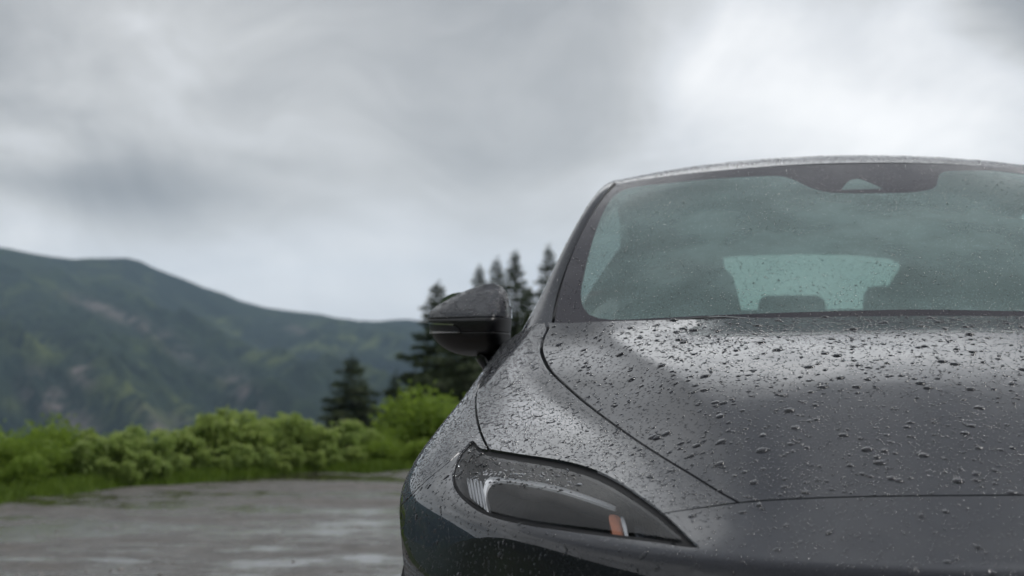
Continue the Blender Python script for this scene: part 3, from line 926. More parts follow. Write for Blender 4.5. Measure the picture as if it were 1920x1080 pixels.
class Panels:
    """cuts a patch along seams (strips) and closed outlines, then names each piece"""
    def __init__(self, patch, seams, closed, seeds, step=0.11, default='body'):
        self.p = patch
        C, R = patch.C - 1, patch.R - 1
        pts, edges = [], []
        def loop(poly):
            k = len(pts)
            pts.extend([tuple(q) for q in poly])
            edges.extend([(k + i, k + (i + 1) % len(poly)) for i in range(len(poly))])
        loop([(0, 0), (C, 0), (C, R), (0, R)])
        clip = lambda q: np.clip(q, [0, 0], [C, R])
        self.seam_polys = []
        for uv, w in seams:
            a = clip(patch.offset(uv, w)); b = clip(patch.offset(uv, -w))
            poly = np.concatenate([a, b[::-1]])
            self.seam_polys.append(poly)
            loop(poly)
        self.closed = closed
        for nm, poly in closed:
            loop(clip(poly))
        nu, nv = int(C / step), int(R / step)
        gu, gv = np.meshgrid(np.linspace(0, C, nu + 1), np.linspace(0, R, nv + 1))
        pts.extend([tuple(q) for q in np.stack([gu.ravel(), gv.ravel()], 1)])
        r = delaunay_2d_cdt([Vector(q) for q in pts], edges, [], 0, 1e-6, False)
        self.uv = np.array([tuple(v) for v in r[0]])
        F = np.array([f for f in r[2] if len(f) == 3])
        cen = self.uv[F].mean(1)
        ok = (cen[:, 0] > 0) & (cen[:, 0] < C) & (cen[:, 1] > 0) & (cen[:, 1] < R)
        F, cen = F[ok], cen[ok]
        lab = np.full(len(F), -1)
        self.names = []
        def nid(n):
            if n not in self.names: self.names.append(n)
            return self.names.index(n)
        for poly in self.seam_polys:
            lab[inside(poly, cen)] = nid('panel_gap')
        for nm, poly in closed:
            k = inside(poly, cen)
            lab[k] = nid(nm)
        # flood the rest
        em = {}
        for i, f in enumerate(F):
            if lab[i] != -1: continue
            for a, b in ((0, 1), (1, 2), (2, 0)):
                em.setdefault((min(f[a], f[b]), max(f[a], f[b])), []).append(i)
        adj = {}
        for k, v in em.items():
            if len(v) == 2:
                adj.setdefault(v[0], []).append(v[1]); adj.setdefault(v[1], []).append(v[0])
        comp = np.full(len(F), -1); comps = []
        for i in range(len(F)):
            if lab[i] != -1 or comp[i] != -1: continue
            st = [i]; comp[i] = len(comps); mem = [i]
            while st:
                x = st.pop()
                for y in adj.get(x, ()):
                    if comp[y] == -1:
                        comp[y] = len(comps); st.append(y); mem.append(y)
            comps.append(mem)
        given = {}
        for nm, suv in seeds:
            if suv is None: continue
            d = np.linalg.norm(cen - np.asarray(suv), axis=1)
            d[lab != -1] = 1e9
            given[comp[int(np.argmin(d))]] = nm
        for k, mem in enumerate(comps):
            lab[mem] = nid(given.get(k, default))
        self.F, self.lab = F, lab
        self.co = patch.at(self.uv); self.no = patch.normal(self.uv)
        if np.mean(self.no[:, 2]) < 0:        # the cage was wound the other way
            self.no = -self.no
            self.F = self.F[:, ::-1]

    def piece(self, name, lip=0.012, push=0.0, sides=(1, -1)):
        """(co, tris, normals) of one named piece; sides: 1 = as built, -1 = mirrored in X"""
        if name not in self.names:
            return None
        f = self.F[self.lab == self.names.index(name)]
        used, inv = np.unique(f, return_inverse=True)
        f = inv.reshape(-1, 3)
        co = self.co[used] + self.no[used] * push; no = self.no[used]
        if lip:
            e = {}
            for t in f:
                for a, b in ((t[0], t[1]), (t[1], t[2]), (t[2], t[0])):
                    e[(a, b)] = e.get((a, b), 0) + 1
            be = [(a, b) for (a, b) in e if (b, a) not in e and not (abs(co[a][0]) < 1e-4 and abs(co[b][0]) < 1e-4)]
            if be:
                be = np.array(be)
                t = co[be[:, 1]] - co[be[:, 0]]
                out = np.cross(t, no[be[:, 0]]); out /= (np.linalg.norm(out, axis=1)[:, None] + 1e-12)
                n0 = len(co); m = len(be)
                top = co[be]; low = top - no[be] * lip
                newc = np.concatenate([top[:, 0], top[:, 1], low[:, 1], low[:, 0]])
                # the rolled lip keeps part of the sheet's normal so that edges catch light
                nn = np.concatenate([out, out, out, out]) * 0.8 + np.concatenate([no[be[:, 0]], no[be[:, 1]], no[be[:, 1]], no[be[:, 0]]]) * 0.4
                nn /= np.linalg.norm(nn, axis=1)[:, None]
                k = np.arange(m)
                a, b, c, d = n0 + k, n0 + m + k, n0 + 2*m + k, n0 + 3*m + k
                f = np.concatenate([f, np.stack([b, a, d], 1), np.stack([b, d, c], 1)])
                co = np.concatenate([co, newc]); no = np.concatenate([no, nn])
        cs, fs, ns = [], [], []; k = 0
        for s in sides:
            if s == 1:
                cs.append(co); ns.append(no); fs.append(f + k)
            else:
                fl = np.array([-1, 1, 1])
                cs.append(co * fl); ns.append(no * fl); fs.append(f[:, ::-1] + k)
            k += len(co)
        return np.concatenate(cs), np.concatenate(fs), np.concatenate(ns)

    def obj(self, name, piece, mat, parent, **kw):
        extra = {k: kw.pop(k) for k in ('label', 'kind') if k in kw}
        r = self.piece(piece, **kw)
        if r is None:
            print('MISSING PIECE', piece, self.names); return None
        return link(name, rawmesh(name, r[0], r[1], mat, True, r[2]), parent, **extra)

# ------------------------------------------------------------------ the car
car = bpy.data.objects.new("car", None)
car.location = (0.0, 2.0, 0.0)
car.empty_display_size = 0.3
COL.objects.link(car)
bpy.context.view_layer.update()
car['label'] = "dark grey car beaded with rain, its front left corner filling the right half"
car['category'] = "car"

# nose cage: columns from the centreline out to the door, points from sill/bumper foot up to the cowl
NOSE = [
 [(0,-.18,.20),(0,-.245,.42),(0,-.262,.56),(0,-.252,.64),(0,-.245,.690),(0,-.212,.718),(0,-.10,.755),(0,.0,.785),(0,.25,.866),(0,.53,.940),(0,.78,1.000),(0,.92,1.032),(0,1.0,1.045)],
 [(-.25,-.15,.20),(-.265,-.22,.42),(-.275,-.238,.56),(-.275,-.228,.64),(-.275,-.218,.694),(-.272,-.185,.722),(-.265,-.085,.755),(-.25,.01,.782),(-.24,.26,.862),(-.235,.54,.936),(-.23,.79,.996),(-.225,.93,1.029),(-.22,1.01,1.043)],
 [(-.40,-.10,.20),(-.42,-.17,.42),(-.43,-.188,.56),(-.43,-.178,.64),(-.428,-.166,.700),(-.42,-.135,.729),(-.385,-.055,.752),(-.345,.025,.775),(-.37,.29,.855),(-.445,.56,.916),(-.525,.84,.975),(-.575,.99,1.010),(-.60,1.08,1.038)],
 [(-.50,-.04,.20),(-.515,-.105,.42),(-.525,-.123,.56),(-.525,-.113,.64),(-.522,-.10,.703),(-.512,-.072,.733),(-.475,.01,.752),(-.425,.07,.767),(-.425,.32,.847),(-.505,.59,.904),(-.595,.89,.960),(-.645,1.05,.996),(-.67,1.15,1.034)],
 [(-.585,.03,.20),(-.605,-.03,.42),(-.615,-.047,.56),(-.615,-.038,.64),(-.612,-.025,.705),(-.602,.0,.736),(-.565,.075,.760),(-.525,.16,.782),(-.535,.40,.826),(-.625,.65,.879),(-.705,.90,.940),(-.728,1.09,.986),(-.735,1.22,1.035)],
 [(-.665,.14,.20),(-.69,.085,.42),(-.702,.068,.56),(-.702,.075,.64),(-.699,.09,.706),(-.690,.115,.740),(-.655,.20,.776),(-.622,.30,.804),(-.615,.48,.838),(-.695,.71,.884),(-.762,.95,.936),(-.776,1.15,.984),(-.765,1.28,1.03)],
 [(-.745,.28,.20),(-.772,.24,.42),(-.785,.225,.56),(-.787,.23,.64),(-.784,.245,.706),(-.775,.27,.748),(-.745,.35,.790),(-.722,.46,.822),(-.720,.61,.850),(-.770,.80,.886),(-.808,.99,.928),(-.806,1.18,.974),(-.79,1.33,1.02)],
 [(-.805,.43,.20),(-.833,.40,.42),(-.848,.39,.56),(-.851,.395,.64),(-.848,.41,.706),(-.839,.435,.752),(-.815,.51,.798),(-.798,.60,.831),(-.798,.73,.855),(-.823,.89,.882),(-.838,1.04,.917),(-.832,1.21,.962),(-.812,1.38,1.01)],
 [(-.862,.60,.20),(-.892,.58,.42),(-.908,.575,.56),(-.912,.58,.64),(-.909,.595,.706),(-.900,.62,.754),(-.880,.68,.798),(-.866,.75,.829),(-.862,.85,.852),(-.862,.97,.876),(-.862,1.10,.906),(-.853,1.25,.948),(-.832,1.42,1.0)],
 [(-.89,.85,.20),(-.92,.84,.42),(-.936,.835,.56),(-.940,.835,.64),(-.937,.845,.706),(-.929,.86,.752),(-.915,.89,.793),(-.903,.94,.822),(-.897,1.0,.845),(-.889,1.09,.868),(-.880,1.18,.898),(-.868,1.30,.940),(-.845,1.46,.995)],
 [(-.89,1.25,.20),(-.918,1.25,.42),(-.934,1.25,.56),(-.938,1.25,.64),(-.936,1.25,.70),(-.930,1.25,.745),(-.920,1.25,.785),(-.911,1.26,.82),(-.903,1.27,.85),(-.894,1.30,.875),(-.884,1.34,.905),(-.872,1.41,.943),(-.855,1.52,.99)],
]
for k_, amt in ((5, .006), (6, .014), (7, .024), (8, .032), (9, .032), (10, .024)):
    for r_, w_ in enumerate((1, 1, 1, 1, 1, .9, .75, .6, .45, .3, .15, .05, 0)):
        x_, y_, z_ = NOSE[k_][r_]
        NOSE[k_][r_] = (x_ - amt * w_, y_, z_)
for k_ in range(11):                          # crease under the lamps, a shallow hollow below it, then the bumper face
    c_ = NOSE[k_]; s_ = (1, 1, 1, 1, 1, 1, 1, .7, .35, .1, 0)[k_]
    nx_, ny_ = [(0, 1), (.1, 1), (.3, .95), (.5, .87), (.65, .76), (.78, .62), (.86, .5), (.92, .38), (.97, .2), (1, .05), (1, 0)][k_]
    for r_, z_, in_ in ((2, .585, -.006), (3, .672, .012), (4, .719, .010)):
        x0_, y0_, z0_ = c_[r_]
        c_[r_] = (x0_ + nx_ * in_ * s_, y0_ + ny_ * in_ * s_, z0_ + (z_ - z0_) * s_)
for k_, w_ in enumerate((1, 1, 1, .45)):       # flatter towards the cowl, steeper nose, a raised middle
    for r_, dz_ in ((8, .006), (9, .015), (10, .008), (11, -.001), (12, -.004)):
        x_, y_, z_ = NOSE[k_][r_]
        NOSE[k_][r_] = (x_, y_, z_ + dz_ * w_)
for k_, r_, dz_ in ((4, 7, -.007), (5, 7, -.008), (6, 7, -.006), (4, 8, .004), (5, 8, .006), (6, 8, .005), (3, 6, -.003), (3, 7, .004), (2, 6, -.003), (2, 7, .002), (4, 6, -.004), (5, 6, -.004), (3, 5, -.006), (4, 5, -.006), (2, 5, -.004)):
    x_, y_, z_ = NOSE[k_][r_]; NOSE[k_][r_] = (x_, y_, z_ + dz_)     # the fender falls faster towards the lamp
for r_ in (8, 9, 10):                          # a shallow valley along the fender crease
    for k_, dz_ in ((5, -.004), (6, .003)):
        x_, y_, z_ = NOSE[k_][r_]; NOSE[k_][r_] = (x_, y_, z_ + dz_)
def between(a, b, t, dz):                      # an extra column that tightens a crease
    return [tuple(np.array(p) * (1 - t) + np.array(q) * t + np.array([0, 0, dz * (1 if 7 <= i <= 11 else 0)])) for i, (p, q) in enumerate(zip(a, b))]
NOSE.insert(5, between(NOSE[4], NOSE[5], .72, -.0015))
NOSE.insert(3, between(NOSE[2], NOSE[3], .42, .0035))
nose = Patch(np.array(NOSE).transpose(1, 0, 2), mirror_first=True)

# outlines read off the photograph (1920 x 1080 pixels)
HOOD_SIDE = [(1019, 590), (1022, 602), (1027, 615), (1019, 634), (1015, 655), (1021, 676), (1034, 697), (1062, 724), (1100, 757), (1150, 795), (1200, 830), (1250, 862), (1300, 892), (1345, 920), (1386, 943)]
HOOD_FRONT = [(1236, 964), (1262, 959.5), (1300, 954), (1340, 948.5), (1386, 942.5), (1440, 938), (1500, 935), (1560, 932.5), (1650, 930.5), (1780, 929), (1990, 928)]
WING_LINE = [(924, 856), (914, 838), (903, 815), (895, 788), (892, 762), (893, 740), (898, 722), (905, 708)]
BUMPER_LINE = [(880, 836), (862, 848), (840, 868), (815, 888), (790, 910), (768, 932)]
LAMP = [(886, 826), (872, 838), (858, 858), (849, 882), (848, 904), (857, 924), (876, 944), (905, 963), (945, 976), (1000, 987), (1060, 996), (1130, 1005), (1220, 1016), (1311, 1027),
        (1292, 1008), (1262, 978), (1230, 950), (1195, 925), (1160, 902), (1120, 882), (1080, 869), (1030, 859), (975, 851), (925, 843), (904, 841), (896, 836)]
LENS = [(885, 838), (872, 850), (862, 866), (855, 884), (855, 902), (863, 920), (881, 938), (908, 954), (948, 966), (1002, 977), (1062, 985), (1132, 994), (1215, 1004), (1278, 1012),
        (1260, 996), (1235, 974), (1205, 952), (1175, 932), (1143, 913), (1106, 896), (1070, 885), (1025, 875), (975, 867), (930, 859), (906, 853), (895, 846)]
hs = nose.trace(HOOD_SIDE, 8)
hs = np.concatenate([[hs[0] * [1, 0] + [0.02, nose.R - 1 + 0.05]], hs])
hf = nose.trace(HOOD_FRONT, 8)
hf = np.concatenate([hf, [[-0.05, hf[-1][1]]]])
wl = nose.trace(WING_LINE, 8)
ext = wl[-1] + (wl[-1] - wl[-3]) / np.linalg.norm(wl[-1] - wl[-3]) * np.linspace(0.15, 1.2, 6)[:, None]
wl = np.concatenate([wl, [[11.0, 11.2], [11.4, 11.9], [11.55, 12.1]]]) if wl[-1][0] < 10.9 else np.concatenate([wl, ext])
bl = nose.trace(BUMPER_LINE, 8)
blx = nose.trace_dir([(.60, .71), (.575, .685), (.55, .66), (.52, .63), (.49, .60)], 0, -2.0, 1)
bl = np.concatenate([bl, blx])
lamp = nose.trace(LAMP, 5, True)
lens = nose.trace(LENS, 5, True)
WHEEL_Y, WHEEL_Z, ARCH_R = 0.74, 0.345, 0.385
arch = nose.trace_dir([(WHEEL_Y + ARCH_R * math.cos(a), WHEEL_Z + ARCH_R * math.sin(a)) for a in np.linspace(-0.35, math.pi + 0.35, 40)], 0, -2.0, 1)
arch = np.concatenate([arch, [[arch[-1][0], -0.05], [arch[0][0], -0.05]]]) if len(arch) > 5 else arch
pts_ = catmull([(-.012, .275), (-.25, .277), (-.43, .285), (-.49, .32), (-.50, .37), (-.45, .425), (-.25, .44), (-.012, .445)], 6)
intake = np.array([h for h in (nose.hit((x, -3.0, z), (0, 1, 0)) for x, z in pts_) if h is not None])
intake = np.concatenate([[[-.02, intake[0][1]]], intake, [[-.02, intake[-1][1]]]])
seed = lambda x, y: nose.hit(CAM, ray(x, y))
front = Panels(nose, [(hs, np.interp(np.linspace(0, 1, len(hs)), [0, .35, .6, 1], [.0040, .0036, .0022, .0020])), (hf, 0.0022), (wl, 0.0022), (bl, 0.0017)],
               [('lamp_trim', lamp), ('lens', lens), ('arch_hole', arch), ('intake', intake)],
               [('hood', seed(1500, 800)), ('wing', seed(1000, 770)), ('fender', seed(868, 800)), ('bumper', seed(1500, 1000))], step=0.12, default='bumper')
print('front pieces', front.names, [int((front.lab == i).sum()) for i in range(len(front.names))])
hood = front.obj("hood", 'hood', M['paint'], car)
bumper = front.obj("front_bumper", 'bumper', M['paint'], car)
front.obj("air_intake", 'intake', M['black'], car, lip=0, push=-0.02)
fenders, wings, lamps_ = [], [], []
for s in (1, -1):
    fenders.append(front.obj("fender", 'fender', M['paint'], car, sides=(s,)))
    wings.append(front.obj("fender_top_panel", 'wing', M['paint'], car, sides=(s,)))
for s in (1, -1):
    front.obj("panel_gap", 'panel_gap', M['gap'], car, lip=0, push=-0.009, sides=(s,))

# ---- headlights: lens sheet, dark frame, bowl and what sits inside it
def lamp_sheet(poly_px, depth, n=6):
    """sheet inside a lamp: outline on the nose skin pushed inwards"""
    uv = nose.trace(poly_px, n, True)
    k = len(uv)
    r = delaunay_2d_cdt([Vector(q) for q in uv], [(i, (i + 1) % k) for i in range(k)], [], 1, 1e-6, False)
    v = np.array([tuple(q) for q in r[0]]); f = np.array([t for t in r[2] if len(t) == 3])
    f = f[inside(uv, v[f].mean(1))]
    no = nose.normal(v)
    if np.mean(no[:, 2]) < 0: no = -no; f = f[:, ::-1]
    return nose.at(v) - no * depth, f

def inset_solid(name, poly_px, d0, d1, mat, parent, s, n=4):
    """block inside a lamp following the skin between two depths"""
    a, f = lamp_sheet(poly_px, d0, n)
    b, _ = lamp_sheet(poly_px, d1, n)
    k = len(a)
    e = {}
    for t in f:
        for x, y in ((t[0], t[1]), (t[1], t[2]), (t[2], t[0])): e[(x, y)] = 1
    be = [(x, y) for (x, y) in e if (y, x) not in e]
    side = [[y, x, x + k] for x, y in be] + [[y, x + k, y + k] for x, y in be]
    F = np.concatenate([f, f[:, ::-1] + k, np.array(side)])
    co = np.concatenate([a, b])
    if s < 0: co = co * [-1, 1, 1]; F = F[:, ::-1]
    return link(name, rawmesh(name, co, F, mat, False), parent)

BAR = [(902, 874), (918, 867), (960, 869), (1010, 876), (1060, 887), (1110, 903), (1152, 919), (1148, 922), (1108, 909), (1058, 894), (1008, 883), (960, 876), (920, 875), (907, 883), (900, 898), (899, 920), (905, 949), (900, 946), (894, 920), (895, 892)]
AMBER = [(1138, 932), (1158, 935), (1164, 965), (1168, 998), (1149, 996), (1143, 962)]
TOPBEZEL = [(985, 866), (1030, 874), (1072, 883), (1108, 894), (1146, 911), (1178, 930), (1206, 949), (1238, 974), (1214, 962), (1182, 938), (1152, 921), (1112, 902), (1062, 886), (1012, 873)]
AMBER2 = [(1160, 940), (1166, 941), (1173, 970), (1177, 999), (1171, 998), (1166, 968)]
RIB0 = [(868, 872), (885, 878), (890, 905), (900, 944), (884, 936), (866, 912), (861, 890)]
INNER = [(1185, 946), (1206, 955), (1236, 978), (1262, 1000), (1240, 1003), (1200, 999), (1188, 970)]
MODULE1 = [(925, 895), (975, 893), (1018, 903), (1022, 945), (1016, 972), (965, 963), (930, 945)]
MODULE2 = [(1040, 905), (1090, 918), (1118, 932), (1122, 985), (1070, 980), (1038, 974)]
for s in (1, -1):
    hl = front.obj("headlight", 'lens', M['lens'], car, lip=0.004, sides=(s,), push=0.001)
    front.obj("headlight_frame", 'lamp_trim', M['lamp_rim'], hl, lip=0.03, sides=(s,), push=-0.004)
    co, f = lamp_sheet(LENS, 0.060, 6)
    # bowl: back sheet plus its walls
    rim, _ = lamp_sheet(LENS, 0.006, 6)
    k = len(co); e_ = {}
    for t in f:
        for x, y in ((t[0], t[1]), (t[1], t[2]), (t[2], t[0])): e_[(x, y)] = 1
    be = [(x, y) for (x, y) in e_ if (y, x) not in e_]
    F = np.concatenate([f, np.array([[b, a, a + k] for a, b in be] + [[b, a + k, b + k] for a, b in be])])
    C2 = np.concatenate([co, rim])
    if s < 0: C2 = C2 * [-1, 1, 1]
    link("lamp_bowl", rawmesh("lamp_bowl", C2, F, M['lamp_dark'], False), hl)
    inset_solid("light_bar", BAR, 0.024, 0.028, M['lightbar'], hl, s)
    inset_solid("upper_bezel", TOPBEZEL, 0.010, 0.020, M['lamp_rim'], hl, s)
    inset_solid("amber_reflector", AMBER, 0.026, 0.05, M['amber'], hl, s)
    inset_solid("reflector_edge", AMBER2, 0.022, 0.05, M['rib'], hl, s)
    inset_solid("inner_bezel", INNER, 0.030, 0.05, M['module'], hl, s)
    for q in range(5):                        # ribbed outer reflector
        x0 = 864 + q * 6.5; 
        rib = [(x0, 876 + q), (x0 + 3.6, 877 + q), (x0 + 9, 915 + q * 5), (x0 + 5.2, 912 + q * 5)]
        inset_solid("reflector_rib", rib, 0.020, 0.045, M['rib'], hl, s, 3)
    lamps_.append(hl)

# ---- A-pillars running into the roof rails and down to the tail
I_ = np.array([(-.700,1.18,1.00),(-.722,1.28,1.045),(-.718,1.46,1.118),(-.698,1.66,1.220),(-.661,1.86,1.333),(-.620,2.05,1.421),(-.592,2.3,1.467),(-.578,2.7,1.495),(-.572,3.2,1.470),(-.59,3.7,1.375),(-.63,4.15,1.17),(-.67,4.38,1.06)])
O_ = np.array([(-.800,1.29,1.002),(-.792,1.37,1.030),(-.764,1.52,1.102),(-.733,1.71,1.203),(-.695,1.91,1.314),(-.657,2.10,1.402),(-.630,2.33,1.442),(-.618,2.7,1.464),(-.615,3.2,1.440),(-.64,3.7,1.342),(-.70,4.15,1.14),(-.76,4.38,1.03)])
mid = I_ * 0.42 + O_ * 0.58 + np.array([-.010, -.014, .012])
mid[7:] += np.array([0.004, 0.014, 0.004])
W_ = O_ + np.array([-.006, .045, -.030])
W_[6:] = O_[6:] + np.array([-.022, 0, -.035])
In_ = I_ + np.array([.005, .016, -.012])
In_[6:] = I_[6:] + np.array([.010, 0, .004])
W2_ = W_ + np.array([.03, .02, -.012])
rail = Patch(np.stack([In_, I_, mid, O_, W_, W2_], 1))

def patch_mesh(pt, nu, nv):
    u, v = np.meshgrid(np.linspace(0, pt.C - 1, nu), np.linspace(0, pt.R - 1, nv))
    uv = np.stack([u.ravel(), v.ravel()], 1)
    return pt.at(uv), grid_faces(nv, nu)
rail_co, rail_f = patch_mesh(rail, 26, 100)
fl = np.array([-1, 1, 1.0])
for s in (1, -1):
    link("roof_pillar", rawmesh("roof_pillar", rail_co if s > 0 else rail_co * fl, rail_f if s < 0 else rail_f[:, ::-1], M['paint']), car)
    # rubber seal along the windshield edge
    p = catmull(I_[1:6] + np.array([0.006, 0.004, -0.003]), 10)
    link("windshield_seal", tube_mesh("windshield_seal", p if s > 0 else p * fl, 0.0052, 8, M['rubber']), car)

# ---- windshield
def bow(x, y0, y1, half):                     # plan curve: centre further forward than the sides
    return y0 + (y1 - y0) * (abs(x) / half) ** 2.2
wsx = np.array([0.0, .25, .45, .60, .715])
ws_rows = []
for t in np.linspace(0, 1, 6):
    row = []
    for x in wsx:
        q = x / .715
        xt = -q * np.interp(t, [0, .2, .45, .75, 1], [.715, .711, .691, .655, .613])
        yb = bow(x, 1.00, 1.255, .715); yt = bow(x, 1.925, 2.055, .715)
        zb = 1.012 + .02 * q ** 2; zt = 1.449 - .030 * q ** 2.4
        y = yb * (1 - t) + yt * t
        z = zb * (1 - t) + zt * t + 0.030 * math.sin(math.pi * t) * (1 - .3 * q)
        row.append((xt, y, z))
    ws_rows.append(row)
ws = Patch(np.array(ws_rows), mirror_first=True)
CLEAR = [(1105, 590), (1093, 575), (1089, 552), (1094, 520), (1106, 470), (1122, 420), (1139, 384), (1156, 364), (1185, 352), (1250, 344), (1330, 336), (1420, 331), (1462, 330.5), (1488, 337), (1515, 350), (1545, 359), (1580, 362), (1640, 362.5), (1700, 361), (1735, 357.5),
         (1754, 350), (1758, 338), (1761, 328), (1772, 322), (1800, 320.5), (1860, 320), (1990, 320.5), (2080, 323)]
c_top = ws.trace(CLEAR, 6)
# the clear area is not symmetric about the sensor box, so the glass is cut over its whole width
def ws_full():
    c = np.array(ws_rows)
    full = np.concatenate([c[:, :0:-1] * [-1, 1, 1], c], 1)     # +x ... 0 ... -x
    return Patch(full)
wsf = ws_full()
top = wsf.trace(CLEAR[:26], 6)                # left corner, over the sensor shade, to the right of it
MIRC = wsf.C - 1
right = np.array([[MIRC - p[0], p[1]] for p in wsf.trace(CLEAR[:10], 6)])[::-1]
lowl = wsf.trace([(1690, 580.5), (1600, 582.5), (1480, 586), (1340, 591), (1240, 596), (1160, 599.5), (1125, 597), (1105, 590)], 6)
lowr = np.array([[MIRC - p[0], p[1]] for p in lowl])
lowl, lowr = lowl[:-1], lowr[::-1][1:]
clear_poly = np.concatenate([lowl, top, right, lowr])
SENSOR = [(1577, 356), (1586, 344), (1596, 337), (1610, 335), (1632, 343), (1656, 354)]
sensor_poly = wsf.trace(SENSOR, 1, True, smooth=False)
screen = Panels(wsf, [], [('clear', clear_poly), ('sensor_window', sensor_poly)], [], step=0.14, default='frit')
windshield = screen.obj("windshield", 'clear', M['windshield'], car, lip=0, sides=(1,))
screen.obj("windshield_border", 'frit', M['frit'], windshield, lip=0.004, sides=(1,))
screen.obj("sensor_window", 'sensor_window', M['windshield'], windshield, lip=0, sides=(1,))

# ---- roof with the rear window cut out of it
roof_cols = []
for q in (0.0, .35, .68, .9, 1.0):
    col = []
    prof = [(1.945, 1.455, 1.0), (2.06, 1.485, .985), (2.25, 1.517, .965), (2.6, 1.545, .95), (3.0, 1.537, .94), (3.4, 1.485, .945), (3.8, 1.375, .97), (4.15, 1.225, 1.03), (4.40, 1.09, 1.10)]
    for (y, z, w) in prof:
        edge_y = y + (0.115 if y < 2 else 0.06 if y < 2.2 else 0.0)
        drop = np.interp(y, [1.9, 2.3, 3.0, 3.8, 4.4], [.038, .062, .062, .045, .03])
        col.append((-.608 * w * q, y + (edge_y - y) * q ** 2.2, z - drop * q ** 2.3))
    roof_cols.append(col)
roof = Patch(np.array(roof_cols).transpose(1, 0, 2), mirror_first=True)
rw = roof.trace_dir([(0.02, 3.80), (-.20, 3.805), (-.33, 3.82), (-.375, 3.85), (-.385, 3.90), (-.365, 4.05), (-.345, 4.22), (-.32, 4.27), (-.20, 4.285), (0.02, 4.29)], 2, 3.0, -1)
rw = np.concatenate([[[-0.02, rw[0][1]]], rw[1:-1] if abs(rw[0][0]) < .3 else rw, [[-0.02, rw[-1][1]]]])
rp = Panels(roof, [], [('rear_window', rw)], [], step=0.14, default='roof')
roof_ob = rp.obj("roof", 'roof', M['paint'], car, lip=0.010)
rp.obj("rear_window", 'rear_window', M['rear_glass'], car, lip=0, push=-0.003)
# headliner under the roof
lu, lv = np.meshgrid(np.linspace(0, roof.C - 1, 14), np.linspace(0.5, 5.75, 24))
luv = np.stack([lu.ravel(), lv.ravel()], 1)
lco = roof.at(luv) - np.array([0, 0, .035]); lf = grid_faces(24, 14)
link("headliner", rawmesh("headliner", np.concatenate([lco, lco * fl]), np.concatenate([lf, lf[:, ::-1] + len(lco)]), M['liner']), car)

# ---- flanks, doors and tail: one band from the front door round to the middle of the tail
k10 = np.array(NOSE[-1])
def flank(y, dx, top, topx, xs=1.0):
    c = k10.copy()
    z = c[:, 2]
    c[:, 2] = np.where(z > .75, .75 + (z - .75) * (top - .75) / (.99 - .75), z)
    c[:, 0] = (c[:, 0] + dx) * xs
    w = np.clip((z - .80) / .19, 0, 1)
    c[:, 0] = c[:, 0] * (1 - w) + topx * w
    c[:, 1] = y
    return c
side_cols = [k10, flank(1.75, -.002, .995, -.862), flank(2.3, -.004, 1.0, -.865), flank(2.9, -.004, 1.01, -.86), flank(3.4, -.012, 1.02, -.85), flank(3.85, -.002, 1.03, -.80), flank(4.15, .05, 1.035, -.745)]
for (y, xw) in ((4.36, .74), (4.46, .50), (4.50, .25), (4.51, 0.0)):
    c = flank(y, .05, 1.04, -.7, 1.0)
    prof = np.interp(c[:, 2], [.2, .45, .6, .85, 1.04], [-.10, .03, .05, .0, -.06])
    c[:, 0] = -xw * np.interp(c[:, 2], [.2, .6, 1.04], [.97, 1.0, .9])
    c[:, 1] = y + prof * (1 if xw < .7 else .6)
    side_cols.append(c)
sidep = Patch(np.array(side_cols).transpose(1, 0, 2))
yz = lambda pts: sidep.trace_dir(pts, 0, -2.5, 1)
RW_Y = WHEEL_Y + 2.86
arch2 = yz([(RW_Y + ARCH_R * math.cos(a), WHEEL_Z + ARCH_R * math.sin(a)) for a in np.linspace(-0.35, math.pi + 0.35, 40)])
arch2 = np.concatenate([arch2, [[arch2[-1][0], -.05], [arch2[0][0], -.05]]])
d1 = yz(catmull([(2.38, .99), (2.36, .8), (2.36, .5), (2.40, .33)], 6)); d1 = np.concatenate([[[d1[0][0], sidep.R - .95]], d1])
d2 = yz(catmull([(3.36, 1.0), (3.33, .88), (3.22, .76), (3.12, .62), (3.08, .45), (3.05, .33)], 6)); d2 = np.concatenate([[[d2[0][0], sidep.R - .95]], d2])
sill = yz(catmull([(1.27, .335), (1.8, .33), (2.5, .33), (3.10, .335), (3.28, .335)], 8)); sill = np.concatenate([[[-.05, sill[0][1]]], sill])
sp = Panels(sidep, [(d1, .0024), (d2, .0024), (sill, .002)], [('arch_hole', arch2)],
            [('door_front', yz([(1.8, .6)])[0]), ('door_rear', yz([(2.7, .6)])[0]), ('sill', yz([(2.2, .26)])[0]), ('quarter', yz([(3.9, .8)])[0])], step=0.2, default='quarter')
for s in (1, -1):
    for nm, pc in (("door", 'door_front'), ("door", 'door_rear')):
        d = sp.obj(nm, pc, M['paint'], car, sides=(s,))
        y0 = 2.08 if pc == 'door_front' else 3.00
        hp = np.array([(-.935, y0, .815), (-.955, y0 + .03, .818), (-.957, y0 + .12, .822), (-.955, y0 + .19, .825), (-.932, y0 + .22, .826)])
        if d: link("door_handle", tube_mesh("door_handle", (hp if s > 0 else hp * fl), 0.011, 8, M['paint'], 1.4), d)
    sp.obj("sill", 'sill', M['black'], car, sides=(s,))
sp.obj("rear_quarter", 'quarter', M['paint'], car)
for s in (1, -1):
    sp.obj("panel_gap", 'panel_gap', M['gap'], car, lip=0, push=-0.009, sides=(s,))

